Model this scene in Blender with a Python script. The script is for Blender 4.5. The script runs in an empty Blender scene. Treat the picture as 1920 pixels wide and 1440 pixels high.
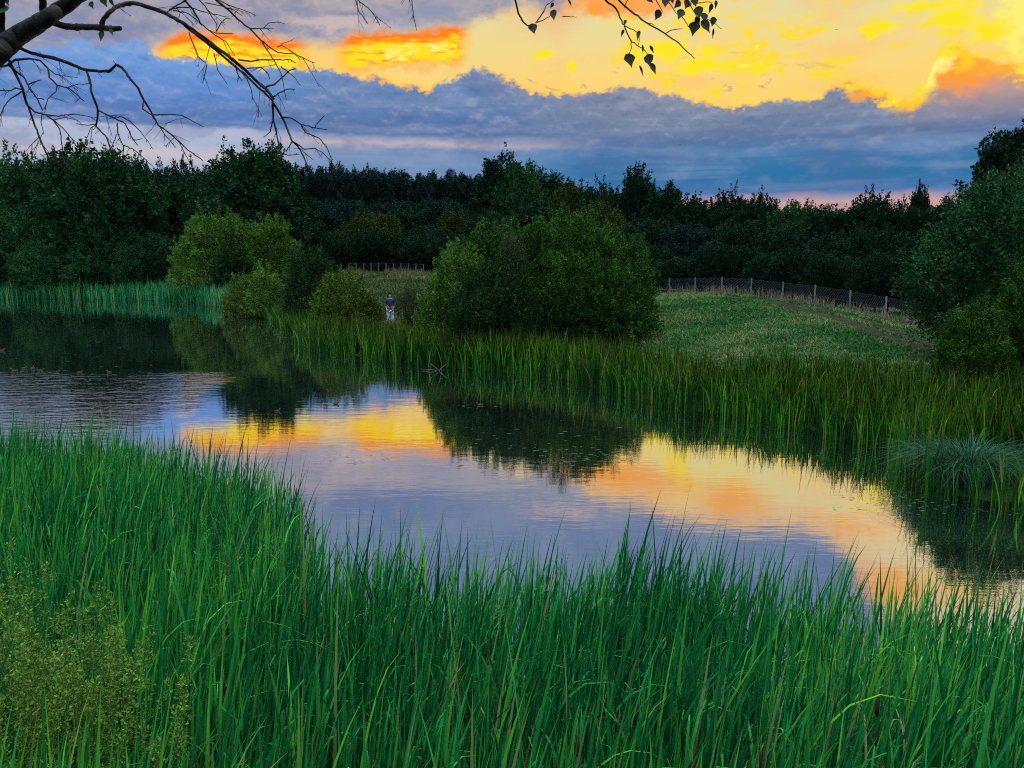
import bpy, math, random
import numpy as np
from mathutils import Vector, Matrix
R = math.radians
SC = bpy.context.scene

# ------------------------------------------------------------------ camera
FPX = 1500.0            # focal length in photo pixels (1920 wide)
PITCH = R(9.5)
CAMH = 5.0
cam_d = bpy.data.cameras.new("camera")
cam = bpy.data.objects.new("camera", cam_d)
SC.collection.objects.link(cam)
cam.location = (0, 0, CAMH)
cam.rotation_euler = (R(90) - PITCH, 0, 0)
cam_d.sensor_width = 36
cam_d.lens = 36 * FPX / 1920
cam_d.clip_start = 0.1
cam_d.clip_end = 6000
SC.camera = cam
SC.view_settings.view_transform = 'Standard'
SC.view_settings.look = 'None'
SC.view_settings.exposure = 0
SC.view_settings.gamma = 1
SC.cycles.max_bounces = 6
SC.cycles.diffuse_bounces = 1
SC.cycles.glossy_bounces = 3
SC.cycles.transmission_bounces = 2
SC.cycles.sample_clamp_indirect = 4
SC.cycles.use_denoising = False
SC.cycles.filter_width = 1.1

CP, SP = math.cos(PITCH), math.sin(PITCH)
def ray(px, py):
    u, v = (px - 960), (720 - py)
    return np.array([u, FPX * CP + v * SP, -FPX * SP + v * CP])
def at_y(px, py, Y):
    r = ray(px, py); t = Y / r[1]
    return Vector((r[0] * t, Y, CAMH + r[2] * t))
def at_z(px, py, z=0.0):
    r = ray(px, py); t = (z - CAMH) / r[2]
    return Vector((r[0] * t, r[1] * t, z))
def azel(px, py):
    r = ray(px, py)
    return math.degrees(math.atan2(r[0], r[1])), abs(math.degrees(math.atan2(r[2], math.hypot(r[0], r[1]))))

def lin(c):
    out = []
    for v in c[:3]:
        v = v / 255.0
        out.append(v / 12.92 if v <= 0.04045 else ((v + 0.055) / 1.055) ** 2.4)
    return (*out, 1.0)

# ------------------------------------------------------------------ node helpers
class NB:
    def __init__(s, nt): s.nt = nt
    def new(s, t): return s.nt.nodes.new(t)
    def put(s, sock, v):
        if isinstance(v, V): s.nt.links.new(v.s, sock)
        elif isinstance(v, (tuple, list)) and len(v) == 4 and sock.type == 'VECTOR': sock.default_value = v[:3]
        else: sock.default_value = v
    def math(s, op, *a, clamp=False):
        n = s.new('ShaderNodeMath'); n.operation = op; n.use_clamp = clamp
        for i, x in enumerate(a): s.put(n.inputs[i], x)
        return V(s, n.outputs[0])
    def ss(s, a, b, x):
        n = s.new('ShaderNodeMapRange'); n.interpolation_type = 'SMOOTHSTEP'
        s.put(n.inputs[0], x); s.put(n.inputs[1], a); s.put(n.inputs[2], b)
        return V(s, n.outputs[0])
    def vec(s, x, y, z=0.0):
        n = s.new('ShaderNodeCombineXYZ')
        for i, q in enumerate((x, y, z)): s.put(n.inputs[i], q)
        return V(s, n.outputs[0])
    def sep(s, v):
        n = s.new('ShaderNodeSeparateXYZ'); s.put(n.inputs[0], v)
        return [V(s, o) for o in n.outputs]
    def noise(s, v, scale=1.0, detail=4.0, rough=0.55, dist=0.0):
        n = s.new('ShaderNodeTexNoise'); s.put(n.inputs['Vector'], v)
        n.inputs['Scale'].default_value = scale; n.inputs['Detail'].default_value = detail
        n.inputs['Roughness'].default_value = rough; n.inputs['Distortion'].default_value = dist
        return V(s, n.outputs[0])
    def ramp(s, f, stops, interp='LINEAR'):
        n = s.new('ShaderNodeValToRGB'); s.put(n.inputs[0], f)
        cr = n.color_ramp; cr.interpolation = interp
        while len(cr.elements) > 1: cr.elements.remove(cr.elements[-1])
        stops = sorted(stops, key=lambda q: q[0])
        cr.elements[0].position = stops[0][0]; cr.elements[0].color = stops[0][1]
        for p, c in stops[1:]:
            e = cr.elements.new(p); e.color = c
        return V(s, n.outputs[0])
    def curve(s, x, x0, x1, y0, y1, pts, smooth=False):
        f = s.math('DIVIDE', s.math('SUBTRACT', x, x0), x1 - x0, clamp=True)
        n = s.new('ShaderNodeFloatCurve'); s.put(n.inputs['Value'], f)
        c = n.mapping.curves[0]
        P = sorted(((px - x0) / (x1 - x0), (py - y0) / (y1 - y0)) for px, py in pts)
        while len(c.points) < len(P): c.points.new(0.5, 0.5)
        for q, (a, b) in zip(c.points, P):
            q.location = (min(max(a, 0), 1), min(max(b, 0), 1)); q.handle_type = 'AUTO' if smooth else 'VECTOR'
        n.mapping.update()
        return s.math('MULTIPLY_ADD', V(s, n.outputs[0]), y1 - y0, y0)
    def mix(s, f, a, b, mode='MIX'):
        n = s.new('ShaderNodeMix'); n.data_type = 'RGBA'; n.blend_type = mode
        s.put(n.inputs[0], f); s.put(n.inputs[6], a); s.put(n.inputs[7], b)
        return V(s, n.outputs[2])
class V:
    def __init__(s, b, sock): s.b = b; s.s = sock
    def __add__(s, o): return s.b.math('ADD', s, o)
    __radd__ = __add__
    def __sub__(s, o): return s.b.math('SUBTRACT', s, o)
    def __rsub__(s, o): return s.b.math('SUBTRACT', o, s)
    def __mul__(s, o): return s.b.math('MULTIPLY', s, o)
    __rmul__ = __mul__

# ------------------------------------------------------------------ world: dusk sky with procedural clouds
SUN_AZ, SUN_EL = 40.0, 7.0      # degrees, azimuth measured from +Y towards +X
world = bpy.data.worlds.new("World"); SC.world = world; world.use_nodes = True
nt = world.node_tree; nt.nodes.clear(); b = NB(nt)
tc = b.new('ShaderNodeTexCoord')
dx, dy, dz = b.sep(V(b, tc.outputs['Generated']))
az = b.math('MULTIPLY', b.math('ARCTAN2', dx, dy), 57.29578)
el = b.math('MULTIPLY', b.math('ARCSINE', dz), 57.29578)
nsk = b.new('ShaderNodeTexSky'); nsk.sky_type = 'NISHITA'; nsk.sun_disc = False
nsk.sun_elevation = R(SUN_EL); nsk.sun_rotation = R(SUN_AZ)
nis = b.mix(1.0, V(b, nsk.outputs[0]), (0.10, 0.10, 0.10, 1), 'MULTIPLY')

def ang(pts):  # photo pixels to (azimuth, elevation)
    return [azel(*p) for p in pts]
def C(*c): return lin(c)
nA = b.noise(b.vec(az * 0.16, el * 0.42, 3.1), 1.0, 3.0, 0.5)
nB_ = b.noise(b.vec(az * 0.55, el * 0.95, 7.7), 1.0, 5.0, 0.6)
nC = b.noise(b.vec(az * 1.6, el * 2.3, 1.7), 1.0, 5.0, 0.6)
nS = b.noise(b.vec(az * 0.10, el * 1.3, 5.2), 1.0, 4.0, 0.55, 0.3)   # long streaks
cA, cB, cC, cS = nA - 0.5, nB_ - 0.5, nC - 0.5, nS - 0.5

# open sky: warm cream, paler and greener higher up
elw = el + cS * 2.0
base_r = b.ramp(b.math('DIVIDE', elw, 40.0, clamp=True), [
    (0.03, C(206, 168, 160)), (0.085, C(222, 172, 152)), (0.14, C(245, 190, 120)), (0.21, C(255, 212, 104)),
    (0.29, C(252, 216, 126)), (0.37, C(234, 220, 158)), (0.45, C(236, 218, 162)), (0.55, C(222, 208, 176)),
    (0.75, C(150, 170, 200)), (1.0, C(120, 160, 215))])
sky = base_r
# peach wash and drifting smears in the open part
sky = b.mix(b.ss(0.50, 0.72, nA + cC * 0.25) * 0.35 , sky, C(255, 190, 105))
# bright yellow puffs on the right
pn = b.noise(b.vec(az * 0.34, el * 0.72, 11.3), 1.0, 4.0, 0.6, 0.4)
reg = b.ss(0.0, 9.0, az) * b.ss(7.2, 9.0, el) * b.ss(19.0, 15.0, el)
puff = b.ss(0.50, 0.62, pn) * reg * 0.85
sky = b.mix(puff, sky, C(255, 222, 30))
sky = b.mix(b.ss(0.62, 0.74, pn) * reg, sky, C(255, 246, 120))
# grey smears
gn = b.noise(b.vec(az * 0.5 + el * 0.5, el * 1.1, 21.3), 1.0, 5.0, 0.65, 0.6)
sky = b.mix(b.ss(0.60, 0.68, gn) * b.ss(-3.0, 2.0, az) * b.ss(26.0, 14.0, az) * b.ss(13.5, 11.0, el) * 0.75, sky, C(190, 160, 140))
# higher orange patches (seen mirrored in the pond)
def blob(px, py, rx, ry, namp=1.3):
    a0, e0 = azel(px, py)
    d = b.math('SQRT', b.math('ADD', b.math('POWER', (az - a0 + cB * 3.0) * (1.0 / rx), 2.0),
                              b.math('POWER', (el - e0 + cB * 1.5) * (1.0 / ry), 2.0)))
    return b.ss(1.35, 0.35, d + cC * namp)

# upper lilac cloud: everything above curve L
Lpts = ang([(-400, 160), (0, 160), (100, 150), (200, 140), (262, 110), (330, 72), (420, 66), (520, 84), (600, 88), (680, 74), (760, 66), (860, 62),
            (900, 40), (980, 10)]) + [azel(1040, 868), azel(1110, 925), azel(1200, 945), azel(1290, 975), azel(1400, 985), azel(1500, 985),
            azel(1560, 1010), azel(1620, 1075), azel(1680, 1160), azel(1800, 1250), azel(2200, 1300)]
L = b.curve(az, -48, 48, 0, 40, Lpts)
dL = el - L + cB * 1.6 + cC * 0.8
mL = b.ss(-0.5, 0.9, dL)
lil = b.ramp(b.math('DIVIDE', el + cA * 10 + cS * 5, 40.0, clamp=True), [
    (0.25, C(142, 156, 190)), (0.33, C(148, 152, 180)), (0.40, C(176, 168, 172)), (0.48, C(130, 148, 176)), (0.60, C(112, 136, 170)),
    (0.75, C(140, 158, 200)), (1.0, C(150, 175, 220))])
lil = b.mix(b.ss(15.5, 18.5, el) * 0.6, lil, C(112, 136, 176))
lil = b.mix(b.ss(0.46, 0.72, nB_) * 0.5 * b.ss(19, 15, el), lil, C(196, 178, 172))
lil = b.mix(b.ss(0.5, 0.8, nB_) * 0.18, lil, C(190, 182, 190))
lil = b.mix(b.ss(0.45, 0.62, nA + cC * 0.3) * 0.5, lil, C(104, 118, 168))
sky = b.mix(b.ss(-2.6, 0.0, dL) * b.ss(2.0, -0.5, dL) * b.ss(-3.0, 4.0, az) * 0.55, sky, C(240, 172, 125))
nL2 = b.noise(b.vec(az * 0.55, (el + 0.45) * 0.95, 7.7), 1.0, 5.0, 0.6)
rel2 = nB_ - nL2
lil = b.mix(b.ss(0.02, 0.30, rel2) * 0.32, lil, C(200, 188, 190))
lil = b.mix(b.ss(-0.02, -0.3, rel2) * 0.32, lil, C(104, 122, 160))
sky = b.mix(mL, sky, lil)
# fire strip along the lower edge of the lilac cloud
fx = b.ss(azel(275, 90)[0], azel(330, 90)[0], az + cB * 2) * b.ss(azel(890, 90)[0], azel(850, 90)[0], az + cB * 2)
fd = dL * -1.0
gap = b.math('SUBTRACT', 1.0, b.ss(azel(545, 90)[0], azel(590, 90)[0], az) * b.ss(azel(665, 90)[0], azel(620, 90)[0], az) * 0.85)
f1 = b.ss(-0.6, 0.0, fd + (nC - .5) * 1.2) * b.ss(2.4, 1.2, fd) * fx * gap
sky = b.mix(f1, sky, C(255, 128, 28))
f2 = (b.ss(0.36, 0.50, b.noise(b.vec(az * 0.7, el * 2.4, 41.0), 1.0, 5.0, 0.6)) * 0.75 + 0.25) * b.ss(0.0, 0.55, fd + cC * 0.8) * b.ss(2.1, 1.4, fd + cC * 0.6) * fx * gap
sky = b.mix(f2, sky, C(255, 226, 40))
sky = b.mix(f2 * b.ss(0.50, 0.75, nB_ + cC * 0.6) * 0.85, sky, C(255, 248, 150))
# orange at top centre and upper right, patches seen only mirrored
for (px, py, rx, ry, col) in [(1170, 8, 4.2, 0.8, C(255, 160, 70)), (1220, 905, 4.0, 0.8, C(250, 175, 95)), (1375, 938, 2.6, 1.3, C(252, 172, 88)),
                              (1610, 985, 2.6, 0.7, C(255, 165, 70)), (1680, 1105, 2.6, 1.6, C(252, 172, 84)), (1800, 1110, 2.2, 1.0, C(250, 184, 110)),
                              (1560, 12, 0, 0, None), (1060, 960, 3.6, 0.6, C(190, 172, 172)), (660, 858, 3.4, 0.5, C(205, 186, 184)), (1908, 40, 1.0, 2.4, C(255, 240, 120)), (1660, 980, 2.5, .8, C(248, 206, 150))]:
    if col: sky = b.mix(blob(px, py, rx, ry) * (0.9 if py > 300 else 1.0), sky, col)
# placed yellow puffs
for (px, py, rx, ry) in [(1785, 35, 1.6, 0.8), (1645, 52, 1.0, 0.5), (1325, 120, 2.1, 0.5), (1245, 95, 1.8, 0.8), (1740, 8, 2.2, 0.35), (1850, 55, 1.2, 0.8),
                         (1430, 128, 1.0, 0.25), (1335, 92, 1.1, 0.35), (1010, 108, .7, .25), (1075, 122, .4, .35)]:
    sky = b.mix(blob(px, py, rx, ry), sky, C(255, 232, 40))

# blue bank: between its ragged top U and its base
Upts = ang([(-400, 110), (0, 100), (60, 92), (110, 88), (150, 66), (175, 92), (200, 84), (240, 70), (268, 84), (300, 112), (360, 106), (400, 122), (500, 130),
            (600, 128), (650, 138), (676, 150), (700, 140), (750, 158), (805, 168), (840, 148), (905, 130), (950, 146), (1000, 172), (1100, 178),
            (1190, 162), (1250, 178), (1330, 192), (1385, 203), (1450, 192), (1540, 184), (1560, 162), (1600, 152), (1640, 166), (1680, 182), (1715, 190), (1745, 140),
            (1758, 100), (1790, 82), (1815, 98), (1860, 112), (1900, 122), (1940, 130), (2300, 60)])
U = b.curve(az, -48, 48, 0, 20, Upts)
nB3e = b.noise(b.vec(az * 3.2, el * 4.2, 31.7), 1.0, 4.0, 0.6)
dU = U - el + cB * 1.1 + cC * 1.1
mU = b.ss(-0.20, 0.22, dU + (nB3e - 0.5) * 0.7)
# warm rim along the top, strong only where the sun is near
Ramp = b.curve(az, -48, 48, 0, 1, [(azel(x, 150)[0], a) for x, a in [(-400, 0), (660, 0), (690, .9), (800, .9), (830, 0), (980, .3), (1060, .7), (1090, .1),
            (1290, .2), (1330, .7), (1360, .1), (1540, .2), (1580, 1), (1700, 1), (1800, 1), (2200, 1)]])
rw = b.ss(azel(1540, 150)[0], azel(1700, 150)[0], az)
sky = b.mix(b.ss(-0.6, 0.0, dU) * Ramp * 0.5, sky, C(255, 214, 60))
bankL = b.ramp(b.math('DIVIDE', el + cB * 0.8 + cS * 0.6, 20.0, clamp=True), [
    (0.16, C(150, 172, 208)), (0.25, C(160, 178, 212)), (0.30, C(204, 194, 200)), (0.34, C(172, 184, 212)), (0.385, C(182, 188, 212)), (0.395, C(92, 128, 188)),
    (0.47, C(88, 134, 204)), (0.60, C(118, 162, 222)), (0.70, C(146, 176, 220))])
bankM = b.ramp(b.math('DIVIDE', el + cB * 0.7 + cS * 0.5, 20.0, clamp=True), [
    (0.16, C(84, 130, 178)), (0.28, C(108, 142, 186)), (0.335, C(120, 146, 186)), (0.355, C(190, 176, 186)), (0.375, C(150, 158, 188)), (0.39, C(82, 112, 166)), (0.48, C(94, 128, 176)),
    (0.60, C(112, 144, 190)), (0.68, C(134, 150, 190))])
bankR = b.ramp(b.math('DIVIDE', el + cB * 0.7 + cS * 0.4, 20.0, clamp=True), [
    (0.10, C(218, 172, 158)), (0.160, C(204, 160, 162)), (0.190, C(74, 116, 170)), (0.24, C(44, 114, 166)), (0.33, C(72, 124, 174)), (0.36, C(92, 118, 160)), (0.42, C(112, 130, 160)),
    (0.50, C(134, 142, 164)), (0.60, C(150, 148, 164))])
bank = b.mix(b.ss(azel(380, 300)[0], azel(640, 300)[0], az + cA * 6), bankL, bankM)
bank = b.mix(b.ss(azel(850, 300)[0], azel(1150, 300)[0], az + cA * 8), bank, bankR)
bank = b.mix(b.ss(0.42, 0.75, nB_) * 0.20, bank, C(146, 160, 196))
bank = b.mix(b.ss(0.46, 0.70, nS) * 0.22, bank, C(170, 178, 200))
bank = b.mix(b.ss(0.50, 0.66, nA + cC * 0.3) * 0.30, bank, C(78, 104, 150))
nB2 = b.noise(b.vec(az * 0.55, (el + 0.45) * 0.95, 7.7), 1.0, 5.0, 0.6)
nB3 = b.noise(b.vec(az * 1.1, el * 1.7, 17.7), 1.0, 5.0, 0.6); nB4 = b.noise(b.vec(az * 1.1, (el + 0.22) * 1.7, 17.7), 1.0, 5.0, 0.6)
rel = (nB_ - nB2) * 1.0 + (nB3 - nB4) * 0.8
hi = b.ss(5.0, 9.5, el) * 0.8 + 0.12
bank = b.mix(b.ss(0.02, 0.30, rel) * 0.40 * hi, bank, C(176, 176, 200))
bank = b.mix(b.ss(-0.02, -0.30, rel) * 0.40 * hi, bank, C(74, 102, 148))
# far right cumulus glows peach
bank = b.mix(b.ss(azel(1600, 150)[0], azel(1850, 150)[0], az) * b.ss(7.0, 10.5, el) * 0.65, bank, C(226, 166, 130))
bank = b.mix(b.ss(b.math('MULTIPLY_ADD', rw, 0.9, 0.32), 0.05, dU + cC * 0.7) * Ramp, bank, b.mix(rw, C(255, 176, 90), C(255, 168, 28)))
bank = b.mix(b.ss(0.8, 0.1, dU + cC * 1.6) * Ramp * rw, bank, C(255, 238, 70))
for (px, py, rx, ry, col) in [(1800, 128, 2.6, 1.5, C(255, 158, 60)), (1640, 172, 1.6, .5, C(255, 170, 60)), (1706, 178, 1.1, 1.0, C(255, 200, 50)), (1722, 152, 1.1, 1.0, C(255, 238, 90)),
                              (1738, 126, 1.1, 1.0, C(255, 244, 130)), (1754, 104, 1.1, .9, C(255, 246, 140)), (1780, 92, 1.1, .7, C(255, 226, 60)), (1815, 108, .8, .6, C(255, 206, 50)),
                              (1600, 160, 1.0, .35, C(255, 214, 60)), (1655, 166, .8, .4, C(255, 214, 50)), (1880, 122, 1.4, .4, C(255, 176, 60))]:
    bank = b.mix(blob(px, py, rx, ry, 1.0), bank, col)
sky = b.mix(mU, sky, bank)
# overhead and behind the camera: unseen brightness added to light plants, plus physical sky
over = b.mix(b.ss(0.35, 0.7, nA), C(205, 218, 240), C(240, 240, 246))
over = b.mix(1.0, over, (6.4, 6.4, 6.2, 1), 'MULTIPLY')
over = b.mix(1.0, over, nis, 'ADD')
oh = b.math('MAXIMUM', b.ss(30.0, 72.0, el), b.ss(52.0, 95.0, b.math('ABSOLUTE', az)) * 0.13 * b.ss(2.0, 20.0, el), clamp=True)
sky = b.mix(oh, sky, over)
bg = b.new('ShaderNodeBackground'); b.put(bg.inputs[0], sky); bg.inputs[1].default_value = 1.0
wo = b.new('ShaderNodeOutputWorld'); nt.links.new(bg.outputs[0], wo.inputs[0])
world.cycles.sampling_method = 'MANUAL'; world.cycles.sample_map_resolution = 1024

sun_d = bpy.data.lights.new("sun", 'SUN'); sun_d.energy = 0.5; sun_d.angle = R(14); sun_d.color = (1.0, 0.78, 0.5)
sun = bpy.data.objects.new("sun", sun_d); SC.collection.objects.link(sun)
sdir = Vector((math.sin(R(SUN_AZ)) * math.cos(R(SUN_EL)), math.cos(R(SUN_AZ)) * math.cos(R(SUN_EL)), math.sin(R(SUN_EL))))
sun.rotation_euler = sdir.to_track_quat('Z', 'Y').to_euler()

# ------------------------------------------------------------------ object helpers
def tag(o, label=None, cat=None, group=None, kind=None):
    if label: o['label'] = label
    if cat: o['category'] = cat
    if group: o['group'] = group
    if kind: o['kind'] = kind
    return o
def link(name, me, mat=None, parent=None, loc=None):
    o = bpy.data.objects.new(name, me); SC.collection.objects.link(o)
    if mat is not None and me is not None and len(me.materials) == 0: me.materials.append(mat)
    if parent is not None: o.parent = parent
    if loc is not None: o.location = loc
    return o
def empty(name, loc, rz=0.0):
    o = bpy.data.objects.new(name, None); SC.collection.objects.link(o)
    o.location = loc; o.rotation_euler = (0, 0, rz); o.empty_display_size = 0.3
    return o
def copy_tree(o, parent=None):
    c = o.copy(); SC.collection.objects.link(c); c.parent = parent
    for ch in list(o.children): copy_tree(ch, c)
    return c
def npmesh(name, verts, faces, attr=None, smooth=False, k=4):
    """verts (N,3), faces (M,k), attr (N,3) stored as vector attribute 'var'"""
    me = bpy.data.meshes.new(name)
    verts = np.ascontiguousarray(verts, dtype=np.float32); faces = np.ascontiguousarray(faces, dtype=np.int32)
    me.vertices.add(len(verts)); me.vertices.foreach_set('co', verts.ravel())
    me.loops.add(faces.size); me.loops.foreach_set('vertex_index', faces.ravel())
    me.polygons.add(len(faces)); me.polygons.foreach_set('loop_start', np.arange(0, faces.size, k, dtype=np.int32))
    me.polygons.foreach_set('loop_total', np.full(len(faces), k, dtype=np.int32))
    if smooth: me.polygons.foreach_set('use_smooth', np.ones(len(faces), dtype=bool))
    me.update(calc_edges=True)
    if attr is not None:
        a = me.attributes.new('var', 'FLOAT_VECTOR', 'POINT')
        a.data.foreach_set('vector', np.ascontiguousarray(attr, dtype=np.float32).ravel())
    return me
class MB:
    """collects tubes, boxes and lathes into one mesh"""
    def __init__(s): s.v = []; s.f = []
    def add(s, v, f):
        n = len(s.v); s.v += [tuple(q) for q in v]; s.f += [tuple(i + n for i in q) for q in f]
    def tube(s, pts, rad, n=6, cap=True):
        pts = [Vector(p) for p in pts]; v = []; f = []
        ref = None
        for i, p in enumerate(pts):
            t = (pts[min(i + 1, len(pts) - 1)] - pts[max(i - 1, 0)])
            if t.length < 1e-9: t = Vector((0, 0, 1))
            t.normalize()
            if ref is None: ref = t.orthogonal().normalized()
            a = (ref - t * ref.dot(t)).normalized(); ref = a; c = t.cross(a)
            r = rad[i] if isinstance(rad, (list, tuple)) else rad
            for k in range(n):
                q = 2 * math.pi * k / n; v.append(p + a * (r * math.cos(q)) + c * (r * math.sin(q)))
        for i in range(len(pts) - 1):
            for k in range(n): f.append((i * n + k, i * n + (k + 1) % n, (i + 1) * n + (k + 1) % n, (i + 1) * n + k))
        if cap: f.append(tuple(range(n - 1, -1, -1))); f.append(tuple(range((len(pts) - 1) * n, len(pts) * n)))
        s.add(v, f)
    def box(s, c, d):
        x, y, z = c; a, e, h = d[0] / 2, d[1] / 2, d[2] / 2
        v = [(x + i * a, y + j * e, z + k * h) for i in (-1, 1) for j in (-1, 1) for k in (-1, 1)]
        s.add(v, [(0, 1, 3, 2), (4, 6, 7, 5), (0, 4, 5, 1), (2, 3, 7, 6), (0, 2, 6, 4), (1, 5, 7, 3)])
    def mesh(s, name, smooth=True):
        me = bpy.data.meshes.new(name); me.from_pydata(s.v, [], s.f); me.update()
        if smooth: me.polygons.foreach_set('use_smooth', np.ones(len(me.polygons), dtype=bool))
        return me

# ------------------------------------------------------------------ materials
def newmat(name):
    m = bpy.data.materials.new(name); m.use_nodes = True; m.node_tree.nodes.clear()
    return m, NB(m.node_tree)
def finish(m, nb, sh):
    o = nb.new('ShaderNodeOutputMaterial'); m.node_tree.links.new(sh, o.inputs[0])
def principled(nb, col, rough=0.7, spec=0.3, bump=None, bdist=0.02):
    p = nb.new('ShaderNodeBsdfPrincipled'); nb.put(p.inputs['Base Color'], col); nb.put(p.inputs['Roughness'], rough)
    p.inputs['Specular IOR Level'].default_value = spec
    if bump is not None:
        n = nb.new('ShaderNodeBump'); nb.put(n.inputs['Height'], bump); n.inputs['Distance'].default_value = bdist
        n.inputs['Strength'].default_value = 1.0
        m = nb.nt.links.new(n.outputs[0], p.inputs['Normal'])
    return p
def leafmat(name, c0, c1, c2, c3=None, rough=0.55, spec=0.25, trans=0.3, zz=None):
    spec *= 0.2; trans *= 0.5
    """var.x picks between c0 (dark) c1 c2; var.y = rare c3 share; var.z = position along the blade"""
    m, nb = newmat(name)
    at = nb.new('ShaderNodeAttribute'); at.attribute_name = 'var'
    x, y, z = nb.sep(V(nb, at.outputs['Vector']))
    col = nb.ramp(x, [(0.0, c0), (0.5, c1), (1.0, c2)])
    if c3: col = nb.mix(nb.ss(0.0, 1.0, y), col, c3)
    if zz: col = nb.mix(nb.ss(zz[0], zz[1], z) * zz[3], col, zz[2])
    p = principled(nb, col, rough, spec)
    t = nb.new('ShaderNodeBsdfTranslucent'); nb.put(t.inputs[0], col)
    mx = nb.new('ShaderNodeMixShader'); mx.inputs[0].default_value = trans
    nb.nt.links.new(p.outputs[0], mx.inputs[1]); nb.nt.links.new(t.outputs[0], mx.inputs[2])
    finish(m, nb, mx.outputs[0]); return m
def lc(r, g, bl): return (r, g, bl, 1)
M = {}
M['tree_dark'] = leafmat('tree_dark', lc(.002, .013, .007), lc(.004, .023, .010), lc(.009, .044, .013))
M['tree_left'] = leafmat('tree_left', lc(.004, .022, .010), lc(.008, .042, .015), lc(.018, .075, .020))
M['willow_blue'] = leafmat('willow_blue', lc(.004, .026, .010), lc(.013, .058, .018), lc(.040, .130, .030))
M['rough'] = leafmat('rough', lc(.010, .034, .008), lc(.034, .068, .016), lc(.085, .115, .035), lc(.14, .11, .06))
M['tree_mid'] = leafmat('tree_mid', lc(.006, .034, .013), lc(.013, .060, .018), lc(.030, .105, .024))
M['tree_blue'] = leafmat('tree_blue', lc(.003, .013, .012), lc(.005, .020, .017), lc(.009, .030, .022))
M['tree_olive'] = leafmat('tree_olive', lc(.010, .024, .005), lc(.022, .044, .007), lc(.045, .062, .008))
M['bush_green'] = leafmat('bush_green', lc(.004, .024, .004), lc(.016, .062, .007), lc(.055, .140, .011))
M['bush_lime'] = leafmat('bush_lime', lc(.016, .060, .010), lc(.045, .115, .015), lc(.105, .190, .020))
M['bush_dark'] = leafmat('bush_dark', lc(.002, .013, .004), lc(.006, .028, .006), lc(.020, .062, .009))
M['bush_olive'] = leafmat('bush_olive', lc(.016, .042, .007), lc(.042, .088, .011), lc(.095, .150, .018))
M['bush_grey'] = leafmat('bush_grey', lc(.016, .026, .012), lc(.030, .042, .020), lc(.052, .064, .032))
M['reed_near'] = leafmat('reed_near', lc(.004, .060, .018), lc(.012, .200, .042), lc(.110, .380, .030), lc(.20, .21, .08), 0.5, 0.3, 0.35)
M['reed_far'] = leafmat('reed_far', lc(.003, .024, .003), lc(.012, .085, .005), lc(.065, .210, .010), lc(.10, .11, .03), 0.5, 0.25, 0.3,
                        zz=(0.70, 0.98, lc(.075, .055, .010), 0.55))
M['reed_left'] = leafmat('reed_left', lc(.006, .110, .045), lc(.014, .170, .060), lc(.06, .240, .04), lc(.20, .20, .08), 0.5, 0.25, 0.3)
M['sedge'] = leafmat('sedge', lc(.006, .045, .022), lc(.012, .070, .034), lc(.03, .10, .045), lc(.10, .12, .06))
M['grass'] = leafmat('grass', lc(.008, .060, .012), lc(.028, .130, .024), lc(.11, .200, .055), lc(.18, .16, .08), 0.6, 0.2, 0.3)
M['weed'] = leafmat('weed', lc(.024, .085, .016), lc(.085, .190, .028), lc(.20, .31, .05), lc(.22, .18, .035), 0.7, 0.15, 0.3)
M['dry'] = leafmat('dry', lc(.11, .09, .06), lc(.17, .14, .09), lc(.24, .20, .13))

def barkmat(name, a, c, sc=12):
    m, nb = newmat(name)
    tcn = nb.new('ShaderNodeTexCoord'); o = V(nb, tcn.outputs['Object'])
    n = nb.noise(o, sc, 5, 0.65); n2 = nb.noise(o, sc * 4, 3, 0.6)
    col = nb.mix(nb.ss(0.42, 0.62, n), a, c)
    p = principled(nb, col, 0.85, 0.15, n2, 0.01); finish(m, nb, p.outputs[0]); return m
M['bark'] = barkmat('bark', lc(.030, .024, .018), lc(.055, .050, .035))
M['birch_bark'] = barkmat('birch_bark', lc(.003, .003, .003), lc(.016, .021, .017), 9)
M['twig'] = barkmat('twig', lc(.010, .007, .006), lc(.018, .012, .010), 20)
M['post'] = barkmat('post', lc(.11, .13, .14), lc(.19, .21, .23), 6)
M['post_wood'] = barkmat('post_wood', lc(.06, .065, .06), lc(.11, .115, .11), 8)
M['wire'] = barkmat('wire', lc(.040, .055, .065), lc(.06, .08, .09), 3)

# terrain
m, nb = newmat('ground'); tcn = nb.new('ShaderNodeTexCoord'); o = V(nb, tcn.outputs['Object'])
g1 = nb.noise(o, 0.35, 5, 0.6); g2 = nb.noise(o, 3.0, 5, 0.7)
col = nb.mix(nb.ss(0.40, 0.62, g1), lc(.008, .038, .010), lc(.022, .062, .016))
col = nb.mix(nb.ss(0.50, 0.70, g2) * 0.6, col, lc(.045, .052, .020))
p = principled(nb, col, 0.9, 0.1, g2, 0.12); finish(m, nb, p.outputs[0]); M['ground'] = m
m, nb = newmat('track'); tcn = nb.new('ShaderNodeTexCoord'); o = V(nb, tcn.outputs['Object'])
g2 = nb.noise(o, 2.0, 5, 0.7)
col = nb.mix(nb.ss(0.40, 0.62, g2), lc(.010, .009, .004), lc(.022, .022, .008))
p = principled(nb, col, 0.9, 0.1, g2, 0.08); finish(m, nb, p.outputs[0]); M['track'] = m

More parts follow.
